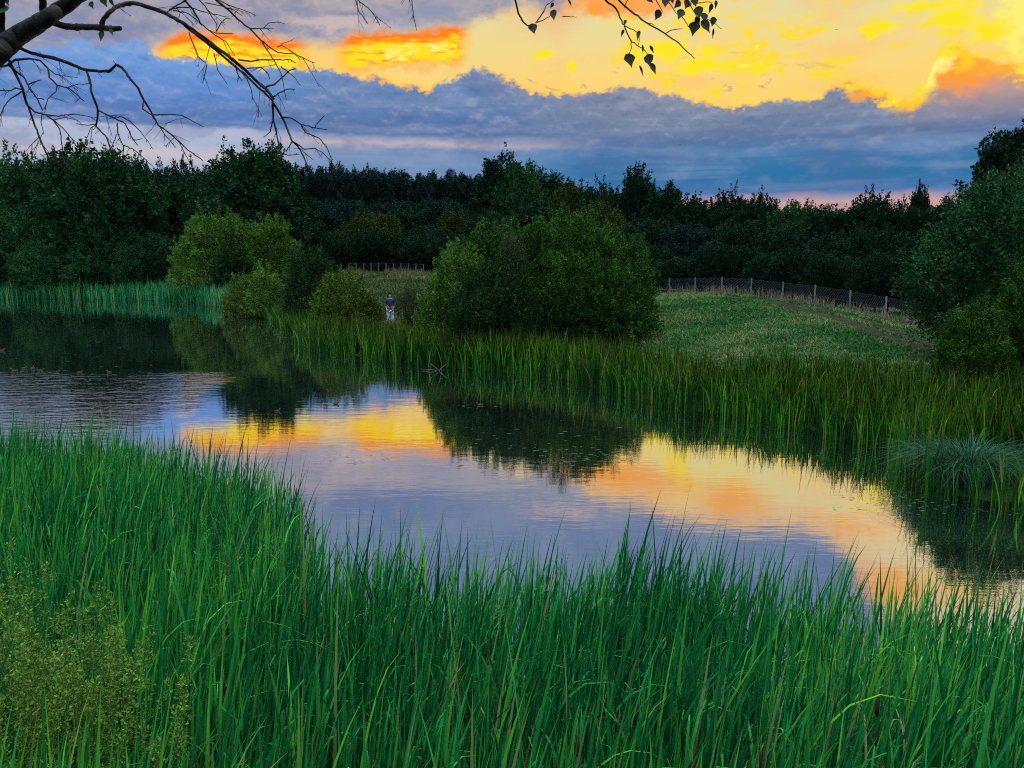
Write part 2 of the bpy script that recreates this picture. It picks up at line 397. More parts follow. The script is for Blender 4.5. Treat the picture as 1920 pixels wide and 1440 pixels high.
# water: dark body, strong mirror, wind ripples on the left
m, nb = newmat('water'); tcn = nb.new('ShaderNodeTexCoord'); o = V(nb, tcn.outputs['Object'])
wx, wy, wz = nb.sep(o)
r1 = nb.noise(nb.vec(wx * 0.9, wy * 2.6, 0.0), 1.0, 3, 0.55)
r2 = nb.noise(nb.vec(wx * 3.0, wy * 7.0, 4.0), 1.0, 3, 0.55)
r3 = nb.noise(nb.vec(wx * 0.5, wy * 14.0, 9.0), 1.0, 2, 0.5)
reg1 = nb.math('ADD', nb.noise(nb.vec(wx * 0.16, wy * 0.16, 2.0), 1.0, 2, 0.5) - 0.5, nb.ss(-7.5, -13.5, wx) * nb.ss(36.0, 31.0, wy))
windy = nb.ss(0.35, 0.9, reg1)
hgt = r1 * (windy * 0.019 + 0.0022) + r2 * (windy * 0.007 + 0.0006) + r3 * 0.0005
bm = nb.new('ShaderNodeBump'); nb.put(bm.inputs['Height'], hgt); bm.inputs['Distance'].default_value = 1.0; bm.inputs['Strength'].default_value = 1.0
gl = nb.new('ShaderNodeBsdfGlossy'); gl.inputs['Color'].default_value = (0.93, 0.93, 0.95, 1); gl.inputs['Roughness'].default_value = 0.015
df = nb.new('ShaderNodeBsdfDiffuse'); df.inputs['Color'].default_value = (0.006, 0.012, 0.010, 1)
nb.nt.links.new(bm.outputs[0], gl.inputs['Normal'])
lw = nb.new('ShaderNodeLayerWeight'); lw.inputs['Blend'].default_value = 0.5
fac = nb.math('MULTIPLY_ADD', V(nb, lw.outputs['Facing']), 0.02, 0.83, clamp=True)
mx = nb.new('ShaderNodeMixShader'); nb.put(mx.inputs[0], fac)
nb.nt.links.new(df.outputs[0], mx.inputs[1]); nb.nt.links.new(gl.outputs[0], mx.inputs[2])
finish(m, nb, mx.outputs[0]); M['water'] = m

def plain(name, col, rough=0.7, spec=0.3, sc=30, amt=0.25):
    m, nb = newmat(name); tcn = nb.new('ShaderNodeTexCoord'); o = V(nb, tcn.outputs['Object'])
    n = nb.noise(o, sc, 3, 0.6)
    c2 = tuple(c * (1 - amt) for c in col[:3]) + (1,)
    p = principled(nb, nb.mix(nb.ss(0.4, 0.6, n), c2, col), rough, spec); finish(m, nb, p.outputs[0]); return m
M['navy'] = plain('navy', lc(.010, .028, .10)); M['black'] = plain('black', lc(.006, .006, .008)); M['paleblue'] = plain('paleblue', lc(.45, .68, .85))
M['teal'] = plain('teal', lc(.10, .40, .55))
M['skin'] = plain('skin', lc(.38, .22, .15)); M['hair'] = plain('hair', lc(.03, .018, .012))
M['feather'] = plain('feather', lc(.035, .022, .018), sc=20); M['bill'] = plain('bill', lc(.20, .12, .03)); M['pale_feather'] = plain('pale_feather', lc(.22, .20, .19))
M['cattail'] = plain('cattail', lc(.035, .018, .010)); M['stem'] = plain('stem', lc(.06, .12, .03))
M['leaf_dark'] = plain('leaf_dark', lc(.016, .020, .006), sc=60); M['leaf_green'] = plain('leaf_green', lc(.02, .09, .02), sc=60)
M['float'] = plain('float', lc(.06, .085, .055), sc=5)

# ------------------------------------------------------------------ pond outline and terrain
far_px = [(-420, 556), (-200, 558), (0, 560), (300, 562), (370, 567), (430, 577), (480, 588), (530, 604), (556, 630), (585, 652), (640, 664), (700, 670), (760, 680), (830, 688),
          (900, 692), (960, 698), (1050, 706), (1100, 716), (1150, 730), (1250, 757), (1300, 770), (1400, 778), (1450, 792), (1520, 806), (1600, 826), (1700, 842),
          (1735, 880), (1760, 925), (1850, 940), (1950, 945), (2200, 960)]
tip_px = [(2500, 1130), (2150, 1105), (1920, 1088), (1750, 1074), (1640, 1070), (1500, 1045), (1400, 1035), (1300, 1015), (1200, 985), (1100, 1020), (1000, 1010), (930, 1020),
          (850, 1030), (760, 1005), (680, 1005), (620, 1010), (575, 960), (548, 895), (500, 868), (420, 842), (300, 817), (200, 797), (100, 782), (0, 770), (-200, 752), (-450, 735)]
FAR = [at_z(*p)[:2] for p in far_px]
TIPZ = 1.42
NEARF = [at_z(px, py, TIPZ)[:2] for px, py in tip_px]          # front edge of the near reed bed
NEAR = [(x * 0.86, y - 2.0 - 0.10 * y) for x, y in NEARF]       # real bank line behind, reeds stand in shallows
POND = np.array(FAR + NEAR)
def seg_dist(P, A):
    """distance of points P (N,2) to open polyline A"""
    A = np.asarray(A, float); d = np.full(len(P), 1e9)
    for i in range(len(A) - 1):
        a, c = A[i], A[i + 1]; ab = c - a
        t = np.clip(((P - a) @ ab) / (ab @ ab + 1e-12), 0, 1)
        d = np.minimum(d, np.hypot(*(P - (a + t[:, None] * ab)).T))
    return d
def inside(P, A):
    A = np.asarray(A, float); r = np.zeros(len(P), bool); n = len(A); j = n - 1
    for i in range(n):
        xi, yi = A[i]; xj, yj = A[j]
        c = ((yi > P[:, 1]) != (yj > P[:, 1])) & (P[:, 0] < (xj - xi) * (P[:, 1] - yi) / (yj - yi + 1e-12) + xi)
        r ^= c; j = i
    return r
def sdist(P):
    d = seg_dist(P, np.vstack([POND, POND[:1]])); return np.where(inside(P, POND), -d, d)
def sm(a, c, x):
    t = np.clip((x - a) / (c - a), 0, 1); return t * t * (3 - 2 * t)
def vnoise(x, y, s, seed=0):
    """cheap smooth value noise"""
    x = np.asarray(x, float) / s; y = np.asarray(y, float) / s
    xi = np.floor(x).astype(int); yi = np.floor(y).astype(int); fx = x - xi; fy = y - yi
    fx = fx * fx * (3 - 2 * fx); fy = fy * fy * (3 - 2 * fy)
    def h(a, c):
        v = np.sin(a * 127.1 + c * 311.7 + seed * 74.7) * 43758.5453; return v - np.floor(v)
    return (h(xi, yi) * (1 - fx) + h(xi + 1, yi) * fx) * (1 - fy) + (h(xi, yi + 1) * (1 - fx) + h(xi + 1, yi + 1) * fx) * fy
def hgt_at(x, y):
    x = np.atleast_1d(np.asarray(x, float)); y = np.atleast_1d(np.asarray(y, float))
    s = sdist(np.stack([x, y], 1))
    z = np.where(s < 0, np.maximum(s * 0.5, -1.2), np.minimum(s * 0.25, 0.35))
    z = z + np.where(s > 0, 0.95 * sm(1.5, 22, s), 0)
    # grassy rise in the middle distance, left of the big willow
    z = z + np.where(s > 0, 1.1 * np.exp(-(((x + 22) / 26.0) ** 2 + ((y - 84) / 22.0) ** 2)) * sm(0, 14, s), 0)
    z = z + np.where(s > 0, 0.75 * np.exp(-(((x - 15) / 16.0) ** 2 + ((y - 47) / 14.0) ** 2)) * sm(1, 12, s), 0)
    z = z - np.where(s > 0, 0.8 * sm(14.5, 21.5, x) * sm(1, 8, s) * sm(120, 90, y), 0)
    # wooded ridge far behind
    z = z + 14.0 * sm(115, 205, y) * sm(70, -10, x) * (1 - 0.55 * sm(-10, -140, x))
    # bank under the photographer
    z = z + np.where(y < 12, 3.2 * sm(3.9, 0.3, y), 0) + np.where(y < 7, 0.8 * sm(5.2, 3.2, y) * sm(-1.0, -2.6, x), 0)
    z = z + np.where(s > 0.5, (vnoise(x, y, 3.0) - .5) * 0.14 * sm(.5, 4, s) + (vnoise(x, y, 9.0, 3) - .5) * 0.3 * sm(.5, 8, s), 0)
    return z
def H1(x, y): return float(hgt_at([x], [y])[0])
def ground_at(px, py):
    r = ray(px, py); r = r / r[1]
    Y = np.linspace(3, 140, 1400); z = CAMH + r[2] * Y; h = hgt_at(r[0] * Y, Y)
    k = np.argmax(z < h); Yk = Y[k] if (z < h).any() else 140
    return Vector((r[0] * Yk, Yk, H1(r[0] * Yk, Yk)))

def axis(lo, hi, fine_lo, fine_hi, step, grow=1.12):
    a = list(np.arange(fine_lo, fine_hi, step)); s = step; x = fine_lo
    while x > lo: s *= grow; x -= s; a.insert(0, x)
    s = step; x = a[-1]
    while x < hi: s *= grow; x += s; a.append(x)
    return np.array(a)
gx = axis(-1800, 1800, -50, 36, 0.42); gy = axis(-200, 3000, -2, 95, 0.42)
XX, YY = np.meshgrid(gx, gy); ZZ = hgt_at(XX.ravel(), YY.ravel())
nx, ny = len(gx), len(gy); idx = np.arange(nx * ny).reshape(ny, nx)
faces = np.stack([idx[:-1, :-1], idx[:-1, 1:], idx[1:, 1:], idx[1:, :-1]], -1).reshape(-1, 4)
ter = link('terrain', npmesh('terrain', np.stack([XX.ravel(), YY.ravel(), ZZ], 1), faces, smooth=True), M['ground']); tag(ter, kind='structure')
x0, x1 = POND[:, 0].min() - 3, POND[:, 0].max() + 3; y0, y1 = POND[:, 1].min() - 1, POND[:, 1].max() + 3
wat = link('pond_water', npmesh('pond_water', [(x0, y0, 0), (x1, y0, 0), (x1, y1, 0), (x0, y1, 0)], [(0, 1, 2, 3)]), M['water']); tag(wat, kind='structure')

# ------------------------------------------------------------------ blades (reeds, grass)
def blades(name, base, h, width, lean, ldir, mat, seg=6, var=None, dry=None, seed=0, droop=0.0, kind='stuff', label=None, cat=None, parent=None, group=None, origin=None):
    rng = np.random.default_rng(seed); n = len(base)
    t = np.linspace(0, 1, seg + 1)
    phi = rng.uniform(0, 2 * np.pi, n)                       # blade facing
    side = np.stack([np.cos(phi), np.sin(phi), np.zeros(n)], 1)
    L = np.stack([np.cos(ldir), np.sin(ldir), np.zeros(n)], 1)
    T = t[None, :, None]
    dr = (droop * rng.random(n) ** 3)[:, None, None] if np.isscalar(droop) else droop[:, None, None]
    P = base[:, None, :] + L[:, None, :] * (lean * h)[:, None, None] * (T ** 1.7 + dr * 1.5 * T ** 4)
    zz = h[:, None] * (t[None, :] - (0.30 * lean[:, None] ** 2) * t[None, :] ** 2 - dr[:, :, 0] * 0.9 * t[None, :] ** 5)
    P[:, :, 2] += zz
    w = width[:, None] * (np.clip(1.0 - t[None, :] ** 4.5, 0.02, 1)) * (0.75 + 0.25 * np.sin(np.pi * np.clip(t[None, :] * 1.1, 0, 1)))
    tw = rng.uniform(-1.2, 1.2, n)[:, None] * t[None, :]
    sx = side[:, 0:1] * np.cos(tw) - side[:, 1:2] * np.sin(tw); sy = side[:, 0:1] * np.sin(tw) + side[:, 1:2] * np.cos(tw)
    S = np.stack([sx * w, sy * w, np.zeros_like(w)], -1) * 0.5
    vv = np.stack([P - S, P + S], 2).reshape(-1, 3)
    k = (seg + 1) * 2; i0 = (np.arange(n) * k)[:, None] + (np.arange(seg) * 2)[None, :]
    F = np.stack([i0, i0 + 1, i0 + 3, i0 + 2], -1).reshape(-1, 4)
    if var is None: var = rng.random(n)
    if dry is None: dry = (rng.random(n) < 0.05) * 1.0
    A = np.stack([np.broadcast_to(var[:, None], (n, seg + 1)), np.broadcast_to(dry[:, None], (n, seg + 1)), np.broadcast_to(t[None, :], (n, seg + 1))], -1)
    A = np.repeat(A[:, :, None, :], 2, 2).reshape(-1, 3)
    if origin is not None: vv = vv - np.array(origin)
    o = link(name, npmesh(name, vv, F, A), mat, parent, origin)
    if parent is None: tag(o, label, cat, group, kind)
    return o
def clumps(P, per, spread, rng):
    """turn clump centres into blade bases"""
    n = len(P); B = np.repeat(P, per, 0); B = B + rng.normal(0, spread, B.shape); cid = np.repeat(np.arange(n), per)
    return B, cid

rng = np.random.default_rng(5)
# near reed bed
hw = 0.70
P = np.stack([rng.uniform(-14, 9, 21000), rng.uniform(3.4, 16, 21000)], 1)
nearpoly = np.array(NEARF + [(-30, 2.5), (30, 2.5)])
ok = inside(P, nearpoly) & (np.abs(P[:, 0]) < P[:, 1] * hw + 1.2)
dN = seg_dist(P, NEARF)
ok &= rng.random(len(P)) < np.clip(0.40 + dN * 0.35, 0, 1)
P = P[ok]; print('near clumps', len(P))
B2, cid = clumps(P, 5, 0.04, rng); n = len(B2)
zb = hgt_at(B2[:, 0], B2[:, 1]); base = np.stack([B2[:, 0], B2[:, 1], np.maximum(zb, -0.3)], 1)
ch = rng.normal(1.0, 0.09, len(P))[cid]
d = np.hypot(B2[:, 0], B2[:, 1])
h = 1.86 * ch * rng.uniform(0.56, 1.06, n); h *= np.where(rng.random(n) < 0.07, 1.15, 1) ; h = h - np.minimum(base[:, 2], 0) * 0.6
h *= np.where(d < 5.2, 0.90, 1)
lean = np.abs(rng.normal(0.13, 0.075, n)); ld = np.where(rng.random(n) < 0.75, rng.normal(0.15, 0.7, n), rng.uniform(0, 6.283, n))
patch = vnoise(B2[:, 0], B2[:, 1], 1.6, 9); var = np.clip(0.02 + 0.5 * patch + rng.normal(0, 0.30, n) + 0.34 * sm(6.4, 4.6, d) + 0.20 * sm(1.5, 5, B2[:, 0]), 0, 1)
dry = (rng.random(n) < np.where(d < 6, 0.06, 0.018)) * rng.uniform(.5, 1, n)
blades('reed_bed', base, h, rng.uniform(0.020, 0.038, n), lean, ld, M['reed_near'], 8, var, dry, 1, 0.5,
       label='tall green cattail reeds filling the near bank in front of the water', cat='reeds')
# bright arching broken leaves scattered over it
pk = rng.choice(len(P), 170); Bx = P[pk]; zb = np.maximum(hgt_at(Bx[:, 0], Bx[:, 1]), 0)
k = len(Bx)
blades('bent_reed_leaves', np.stack([Bx[:, 0], Bx[:, 1], zb], 1), rng.uniform(1.45, 1.95, k), rng.uniform(.014, .02, k), rng.uniform(.25, .5, k), rng.uniform(-1, 1.2, k),
       M['reed_near'], 12, rng.uniform(.5, 1, k), (rng.random(k) < .4) * .7, 8, rng.uniform(.35, .75, k), label='pale bent leaves arching over among the near green reeds', cat='reeds')

TUS = at_z(1812, 915, 0)
# reeds on the far right bank
def shore_reeds(name, line, i0, i1, depth, dens, hh, mat, label, seed, widthr=(0.02, 0.035), front=0.5, per=6, group=None, seg=4, varbias=0.0, lean0=0.12):
    rng = np.random.default_rng(seed); A = np.array(line[i0:i1]); lo = A.min(0) - 9; hi = A.max(0) + 9
    n = int((hi - lo).prod() * dens * 1.0); P = np.stack([rng.uniform(lo[0], hi[0], n), rng.uniform(lo[1], hi[1], n)], 1)
    dd = seg_dist(P, A); ins = inside(P, POND); s = np.where(ins, -dd, dd)
    # cut off beyond the ends of the segment run
    a0, a1 = A[0], A[-1]
    t = A[-1] - A[0]; pr = (P - A[0]) @ t / (t @ t)
    dp = depth(P[:, 0]) if callable(depth) else depth
    ok = (s > -front) & (s < dp) & (np.hypot(P[:, 0] - TUS[0], P[:, 1] - TUS[1]) > 1.15) & (pr > -0.005) & (pr < 1.005) & (rng.random(n) < np.clip(1.2 - (s / dp) * 0.5, 0, 1))
    P = P[ok]; B2, cid = clumps(P, per, 0.05, rng); n = len(B2)
    zb = hgt_at(B2[:, 0], B2[:, 1]); base = np.stack([B2[:, 0], B2[:, 1], np.maximum(zb, -0.15)], 1)
    h = hh * rng.normal(1, 0.13, len(P))[cid] * rng.uniform(0.62, 1.04, n) * (0.9 + 0.2 * vnoise(B2[:, 0], B2[:, 1], 1.8, 4))
    h = h - np.maximum(zb, 0) * 0.7
    lean = np.abs(rng.normal(lean0, 0.09, n)); ld = rng.uniform(0, 6.283, n)
    var = np.clip(varbias + 0.0 + 0.55 * vnoise(B2[:, 0], B2[:, 1], 1.4, 2) + rng.normal(0, .32, n), 0, 1)
    print(name, n)
    return blades(name, base, h, rng.uniform(*widthr, n), lean, ld, mat, seg, var, (rng.random(n) < 0.06) * .8, seed, 0.4, label=label, cat='reeds', group=group)
NF = len(FAR)
shore_reeds('bank_reeds', FAR, 9, NF, lambda x: np.where(x > 8.5, 4.6, 2.3) * 1.0, 30, 1.52, M['reed_far'],
            'brown tipped reeds lining the far right bank in front of the mown grass', 21, (0.024, 0.044), per=6, lean0=.14)
shore_reeds('marsh_reeds', FAR, 0, 6, 2.8, 20, 1.9, M['reed_left'], 'blue green reeds along the far left shore under the dark trees', 22, (0.05, 0.09), seg=3, varbias=.1)
shore_reeds('point_reeds', FAR, 6, 10, 1.4, 12, 1.5, M['bush_green'], 'light green reeds on the point below the round shrubs', 23, (0.04, 0.07), seg=3, varbias=.15, lean0=.2)

# ------------------------------------------------------------------ crowns
def rot_rand(rng, n):
    v = rng.normal(size=(n, 3)); return v / np.linalg.norm(v, axis=1, keepdims=True)
def sprigs(lobes, nspr, per, leaf, slen, up=0.5, seed=0, inner=0.30, cone=False, ragged=0.2):
    """leafy twigs spread through the lobes; returns verts, faces, attr"""
    rng = np.random.default_rng(seed); lo = np.array(lobes, float)
    wgt = (lo[:, 3] * lo[:, 4] + lo[:, 3] * lo[:, 5] * 2); wgt /= wgt.sum()
    pos = np.zeros((0, 3)); out = np.zeros((0, 3))
    while len(pos) < nspr:
        k = rng.choice(len(lo), nspr, p=wgt); d = rot_rand(rng, nspr); d[:, 2] = np.where(d[:, 2] < -0.55, -d[:, 2], d[:, 2])
        bump = 1 + ragged * np.sin(d[:, 0] * 7 + k * 2.1) * np.sin(d[:, 1] * 6 + k) + ragged * 0.8 * np.sin(d[:, 2] * 9 + k * 1.3)
        r = (1 - inner * rng.random(nspr) ** 1.5) * bump
        p = lo[k, :3] + d * lo[k, 3:6] * r[:, None]
        q = np.ones(nspr, bool)
        for j in range(len(lo)):
            e = np.sum(((p - lo[j, :3]) / lo[j, 3:6]) ** 2, 1)
            q &= ~((e < 0.55) & (k != j) & (rng.random(nspr) < 0.85))
        q &= p[:, 2] > -0.02
        pos = np.vstack([pos, p[q]]); out = np.vstack([out, d[q]])
    pos = pos[:nspr]; out = out[:nspr]
    sd = out * 0.8 + np.array([0, 0, up]) + rng.normal(0, 0.35, (nspr, 3)); sd /= np.linalg.norm(sd, axis=1, keepdims=True)
    sl = slen * rng.uniform(0.5, 1.3, nspr)
    t = rng.random((nspr, per))
    c = pos[:, None, :] + sd[:, None, :] * (sl[:, None] * (t - 0.3))[:, :, None]
    spread = rng.normal(0, 1, (nspr, per, 3)) * (slen * 0.17 * (1.15 - t))[:, :, None]
    c = c + spread
    ld = sd[:, None, :] * 0.9 + rng.normal(0, 0.65, (nspr, per, 3)); ld /= np.linalg.norm(ld, axis=2, keepdims=True)
    w = np.cross(ld, rng.normal(0, 1, (nspr, per, 3))); w /= np.linalg.norm(w, axis=2, keepdims=True) + 1e-9
    ll = leaf[0] * rng.uniform(0.6, 1.25, (nspr, per))[:, :, None]; lw_ = leaf[1] * rng.uniform(0.7, 1.2, (nspr, per))[:, :, None]
    v = np.stack([c, c + ld * ll * 0.45 + w * lw_ * 0.5, c + ld * ll, c + ld * ll * 0.45 - w * lw_ * 0.5], 2).reshape(-1, 3)
    m = nspr * per; F = np.arange(m * 4).reshape(m, 4)
    a = np.clip(rng.random(nspr) ** 1.3 * 0.85 + 0.02, 0, 1)[:, None] + rng.normal(0, 0.13, (nspr, per))
    A = np.stack([np.clip(a, 0, 1), (rng.random((nspr, per)) < .02) * 1., t], -1); A = np.repeat(A[:, :, None, :], 4, 2).reshape(-1, 3)
    return v, F, A
def tree_lobes(H, W, rng, style):
    L = []
    if style == 'conifer':
        n = 9
        for i in range(n):
            t = i / (n - 1); z = H * (0.12 + 0.84 * t); r = W * 0.5 * (1 - 0.86 * t) + 0.12
            L.append((rng.uniform(-.1, .1) * W, rng.uniform(-.1, .1) * W, z, r, r, H * 0.10))
        return L
    zc = {'round': 0.50, 'tall': 0.52, 'bush': 0.42, 'dome': 0.34}[style]
    rx = W * 0.38; rz = H * {'round': .46, 'tall': .46, 'bush': .46, 'dome': .52}[style]
    L.append((0, 0, H * zc, rx, rx, rz))
    k = 11 if style != 'dome' else 7
    for a in (0.5, 2.6, 4.7):
        if style != 'dome': L.append((math.cos(a) * W * .2, math.sin(a) * W * .2, H * .22, W * .24, W * .24, H * .2))
    for i in range(k):
        a = 2 * math.pi * i / k + rng.uniform(-.4, .4); e = rng.uniform(-.35, .85)
        s = rng.uniform(.38, .60)
        x = math.cos(a) * math.cos(e) * W * .30; y = math.sin(a) * math.cos(e) * W * .30; z = H * zc + math.sin(e) * rz * .66
        L.append((x, y, z, W * .36 * s, W * .36 * s, min(rz * s * .95, max(H - z, .2))))
    return fit(L, H)
def fit(L, H):
    top = max(z + rz for _, _, z, _, _, rz in L); k = H / top
    return [(x, y, z * k, rx, ry, rz * k) for x, y, z, rx, ry, rz in L]
def trunk_mesh(name, H, W, rng, r0, nl=6, top=0.78):
    mb = MB(); pts = []; x = y = 0.0
    for i in range(7):
        t = i / 6; pts.append((x, y, H * top * t - 0.25 * (i == 0))); x += rng.uniform(-.02, .02) * H; y += rng.uniform(-.02, .02) * H
    mb.tube(pts, [r0 * (1.25 - 1.0 * i / 6) for i in range(7)], 7)
    for i in range(nl):
        k = rng.integers(1, 6); p = Vector(pts[k]); a = rng.uniform(0, 6.28); l = W * rng.uniform(.25, .42)
        d = Vector((math.cos(a), math.sin(a), rng.uniform(.5, 1.1)))
        q = [p, p + d * l * .35 + Vector((0, 0, .03 * H)), p + d * l * .7, p + d * l + Vector((0, 0, .04 * H))]
        mb.tube(q, [r0 * .5, r0 * .35, r0 * .22, r0 * .06], 5)
    return mb.mesh(name)
PROTO = {}
def proto(style, var, lscale=1.0, nspr=900, per=26, leaf=(0.30, 0.17), slen=1.3):
    """prototype meshes, 10 m tall and 8 m wide (conifer 3.2 m)"""
    key = (style, var)
    if key in PROTO: return PROTO[key]
    rng = np.random.default_rng(100 + var * 7 + len(style)); W = {'conifer': 3.4, 'tall': 5.5, 'round': 8.0, 'bush': 9.0, 'dome': 9.0}[style]
    L = tree_lobes(10, W, rng, style)
    if style == 'conifer': v, F, A = sprigs(L, 260, 22, (0.42, 0.16), 1.2, 1.5, var, .35, ragged=.05)
    else: v, F, A = sprigs(L, nspr, per, leaf, slen, 0.6, var)
    cm = npmesh(style + '_crown', v, F, A); tm = trunk_mesh(style + '_trunk', 10, W, rng, 0.16)
    PROTO[key] = (cm, tm, W); return PROTO[key]
MATCACHE = {}
def crown_with(cm, matname):
    k = (cm.name, matname)
    if k not in MATCACHE:
        c = cm.copy(); c.materials.clear(); c.materials.append(M[matname]); MATCACHE[k] = c
    return MATCACHE[k]
def place_tree(px, top, wpx, Y, style, var, mat, label, name='broadleaf_tree', cat='tree', group=None, sink=0.0, rz=None):
    cm, tm, W = proto(style, var)
    top = top + (16 if style == 'tall' else 9)
    p = at_y(px, top, Y); z0 = H1(p.x, Y) - sink
    Ht = max(p.z - z0, 1.0); wid = wpx * Y / FPX
    e = empty(name, (p.x, Y, z0), rz if rz is not None else random.uniform(0, 6.28))
    s = wid / W; e.scale = (s, s, Ht / 10.0)
    tag(e, label, cat, group)
    link('crown', crown_with(cm, mat), None, e); link('trunk', tm, M['bark'], e)
    return e
random.seed(4)
# far ridge plantation
xs = np.interp
k = 0
G_R = 'conifers in the plantation on the ridge'
for row, (Y, dt) in enumerate([(205, 12), (222, 4), (240, 0)]):
    px = 535 + row * 4
    while px < 1085:
        top = np.interp(px, [540, 620, 700, 800, 900, 1000, 1060, 1090], [316, 310, 316, 322, 322, 330, 345, 352]) + dt + random.uniform(-5, 7)
        place_tree(px, top, random.uniform(26, 34), Y + random.uniform(-4, 4), 'conifer', k % 4, 'tree_blue', 'dark blue green conifer in the dense plantation on the far ridge', 'conifer', 'tree', G_R)
        px += random.uniform(12, 15); k += 1
G_L = 'conifers behind the left wood'
for px in list(range(262, 445, 17)):
    place_tree(px, random.uniform(308, 328), random.uniform(26, 36), 135, 'conifer', k % 4, 'tree_dark', 'dark spiky conifer top showing behind the left wood', 'conifer', 'tree', G_L); k += 1
T = [  # px, top, width px, distance, style, variant, material, label
 (12, 296, 150, 92, 'round', 0, 'tree_mid', 'rounded green tree at the far left edge of the wood, behind the marsh reeds'),
 (85, 302, 130, 96, 'round', 1, 'tree_dark', 'dark tree second from the left edge in the left wood'),
 (170, 286, 210, 86, 'round', 2, 'tree_dark', 'broad tall dark tree, the largest crown of the left wood'),
 (235, 300, 130, 90, 'round', 3, 'tree_dark', 'dark tree leaning on the right shoulder of the broadest left wood tree'),
 (335, 330, 140, 104, 'round', 0, 'tree_mid', 'lighter green tree between the two tallest trees of the left wood'),
 (390, 345, 110, 100, 'round', 1, 'tree_dark', 'dark green tree just left of the double topped tall tree'),
 (440, 282, 110, 96, 'tall', 0, 'tree_dark', 'left half of the double topped tall tree above the dome shrub'),
 (495, 274, 130, 94, 'tall', 1, 'tree_dark', 'right half of the double topped tall tree, highest on the left skyline'),
 (478, 340, 190, 93, 'round', 2, 'tree_dark', 'wide dark tree behind the yellow green dome shrub'),
 (600, 392, 120, 122, 'round', 3, 'tree_blue', 'blue green tree below the left end of the ridge plantation'),
 (655, 376, 110, 128, 'round', 0, 'tree_blue', 'blue green tree under the middle of the ridge plantation'),
 (560, 400, 120, 112, 'round', 1, 'tree_dark', 'dark tree right of the dome shrub on the middle bank'),
 (760, 398, 120, 122, 'round', 2, 'tree_dark', 'dark tree right of the yellow olive round tree'),
 (835, 384, 120, 124, 'round', 3, 'tree_blue', 'blue green tree below the ridge, left of the tall ragged tree'),
 (850, 392, 70, 112, 'tall', 2, 'tree_olive', 'small olive brown topped tree above the left side of the big willow'),
 (940, 296, 110, 128, 'tall', 0, 'tree_dark', 'tall ragged dark tree breaking the skyline above the big willow'),
 (975, 318, 110, 124, 'round', 1, 'tree_mid', 'mid green tree beside the tall ragged skyline tree'),
 (1020, 332, 120, 130, 'round', 2, 'tree_dark', 'dark rounded tree at the right end of the ridge line'),
 (1075, 350, 120, 122, 'round', 3, 'tree_olive', 'olive green rounded tree behind the right half of the big willow'),
 (1135, 352, 110, 112, 'round', 0, 'tree_dark', 'dark tree left of the pointed skyline tree'),
 (1195, 320, 74, 108, 'tall', 1, 'tree_dark', 'pointed dark tree standing above the skyline right of the big willow'),
 (1245, 356, 100, 104, 'round', 2, 'tree_dark', 'dark tree right of the pointed skyline tree'),
 (1300, 376, 110, 98, 'round', 3, 'tree_dark', 'low dark tree above the left end of the chain link fence'),
 (1362, 366, 90, 96, 'round', 0, 'tree_dark', 'dark knobbly topped tree left of the pink strip of sky'),
 (1425, 376, 100, 92, 'round', 1, 'tree_dark', 'dark tree at the left end of the pink strip of sky'),
 (1495, 388, 110, 88, 'round', 2, 'tree_mid', 'green tree below the pink strip of sky'),
 (1565, 396, 110, 86, 'round', 3, 'tree_dark', 'low dark tree under the middle of the pink strip of sky'),
 (1635, 370, 110, 86, 'round', 0, 'tree_dark', 'dark tree with feathery top right of the middle of the fence'),
 (1690, 390, 90, 84, 'round', 1, 'tree_dark', 'low dark tree left of the lone small tree on the skyline'),
 (1726, 352, 44, 88, 'tall', 3, 'tree_dark', 'lone small narrow tree standing above the right skyline'),
 (1790, 384, 130, 82, 'round', 2, 'tree_dark', 'dark tree behind the large green willow at the right edge'),
]
for (px, top, w, Y, st, v, mt, lb) in T:
    if px < 540:
        Y += 5; top += 8
        if mt == 'tree_dark': mt = 'tree_left'
    place_tree(px, top, w, Y, st, v, mt, lb)
UN = [ # understorey
 (30, 392, 130, 82, 'tree_mid', 'bushy green understorey tree behind the reeds at the left edge'),
 (110, 410, 130, 82, 'tree_mid', 'bushy understorey tree second from the left behind the reeds'),
 (205, 425, 140, 82, 'tree_dark', 'dark understorey tree behind the middle of the left reeds'),
 (285, 440, 110, 82, 'tree_dark', 'dark understorey tree just left of the dome shrub'),
 (70, 455, 100, 78, 'tree_mid', 'low green shrub behind the left reeds, nearest the water'),
 (245, 462, 90, 79, 'tree_dark', 'low dark shrub behind the right part of the left reeds'),
 (160, 468, 100, 79, 'tree_mid', 'low mid green shrub behind the centre of the left reeds'),
 (610, 440, 110, 112, 'tree_dark', 'dark shrub behind the short fence left end'),
 (800, 425, 120, 110, 'tree_dark', 'dark shrub behind the big willow upper left side'),
 (910, 400, 130, 108, 'tree_dark', 'dark shrub above the top of the big willow'),
 (1010, 385, 140, 100, 'tree_dark', 'dark shrub behind the crest of the big willow'),
 (1120, 385, 130, 96, 'tree_olive', 'dull olive shrub behind the right crest of the big willow'),
 (1210, 410, 150, 90, 'tree_dark', 'dark spreading tree behind the left end of the chain link fence'),
 (1290, 425, 150, 86, 'tree_blue', 'blue green spreading tree behind the second and third fence posts'),
 (1385, 420, 150, 82, 'tree_dark', 'dark spreading tree behind the fourth and fifth fence posts'),
 (1470, 430, 140, 78, 'tree_dark', 'dark spreading tree behind the sixth fence post'),
 (1555, 440, 140, 74, 'tree_dark', 'dark spreading tree behind the seventh fence post'),
 (1640, 432, 140, 70, 'tree_dark', 'dark spreading tree behind the last upright fence post'),
 (1720, 440, 130, 66, 'tree_dark', 'dark spreading tree behind the corner of the fence'),
]
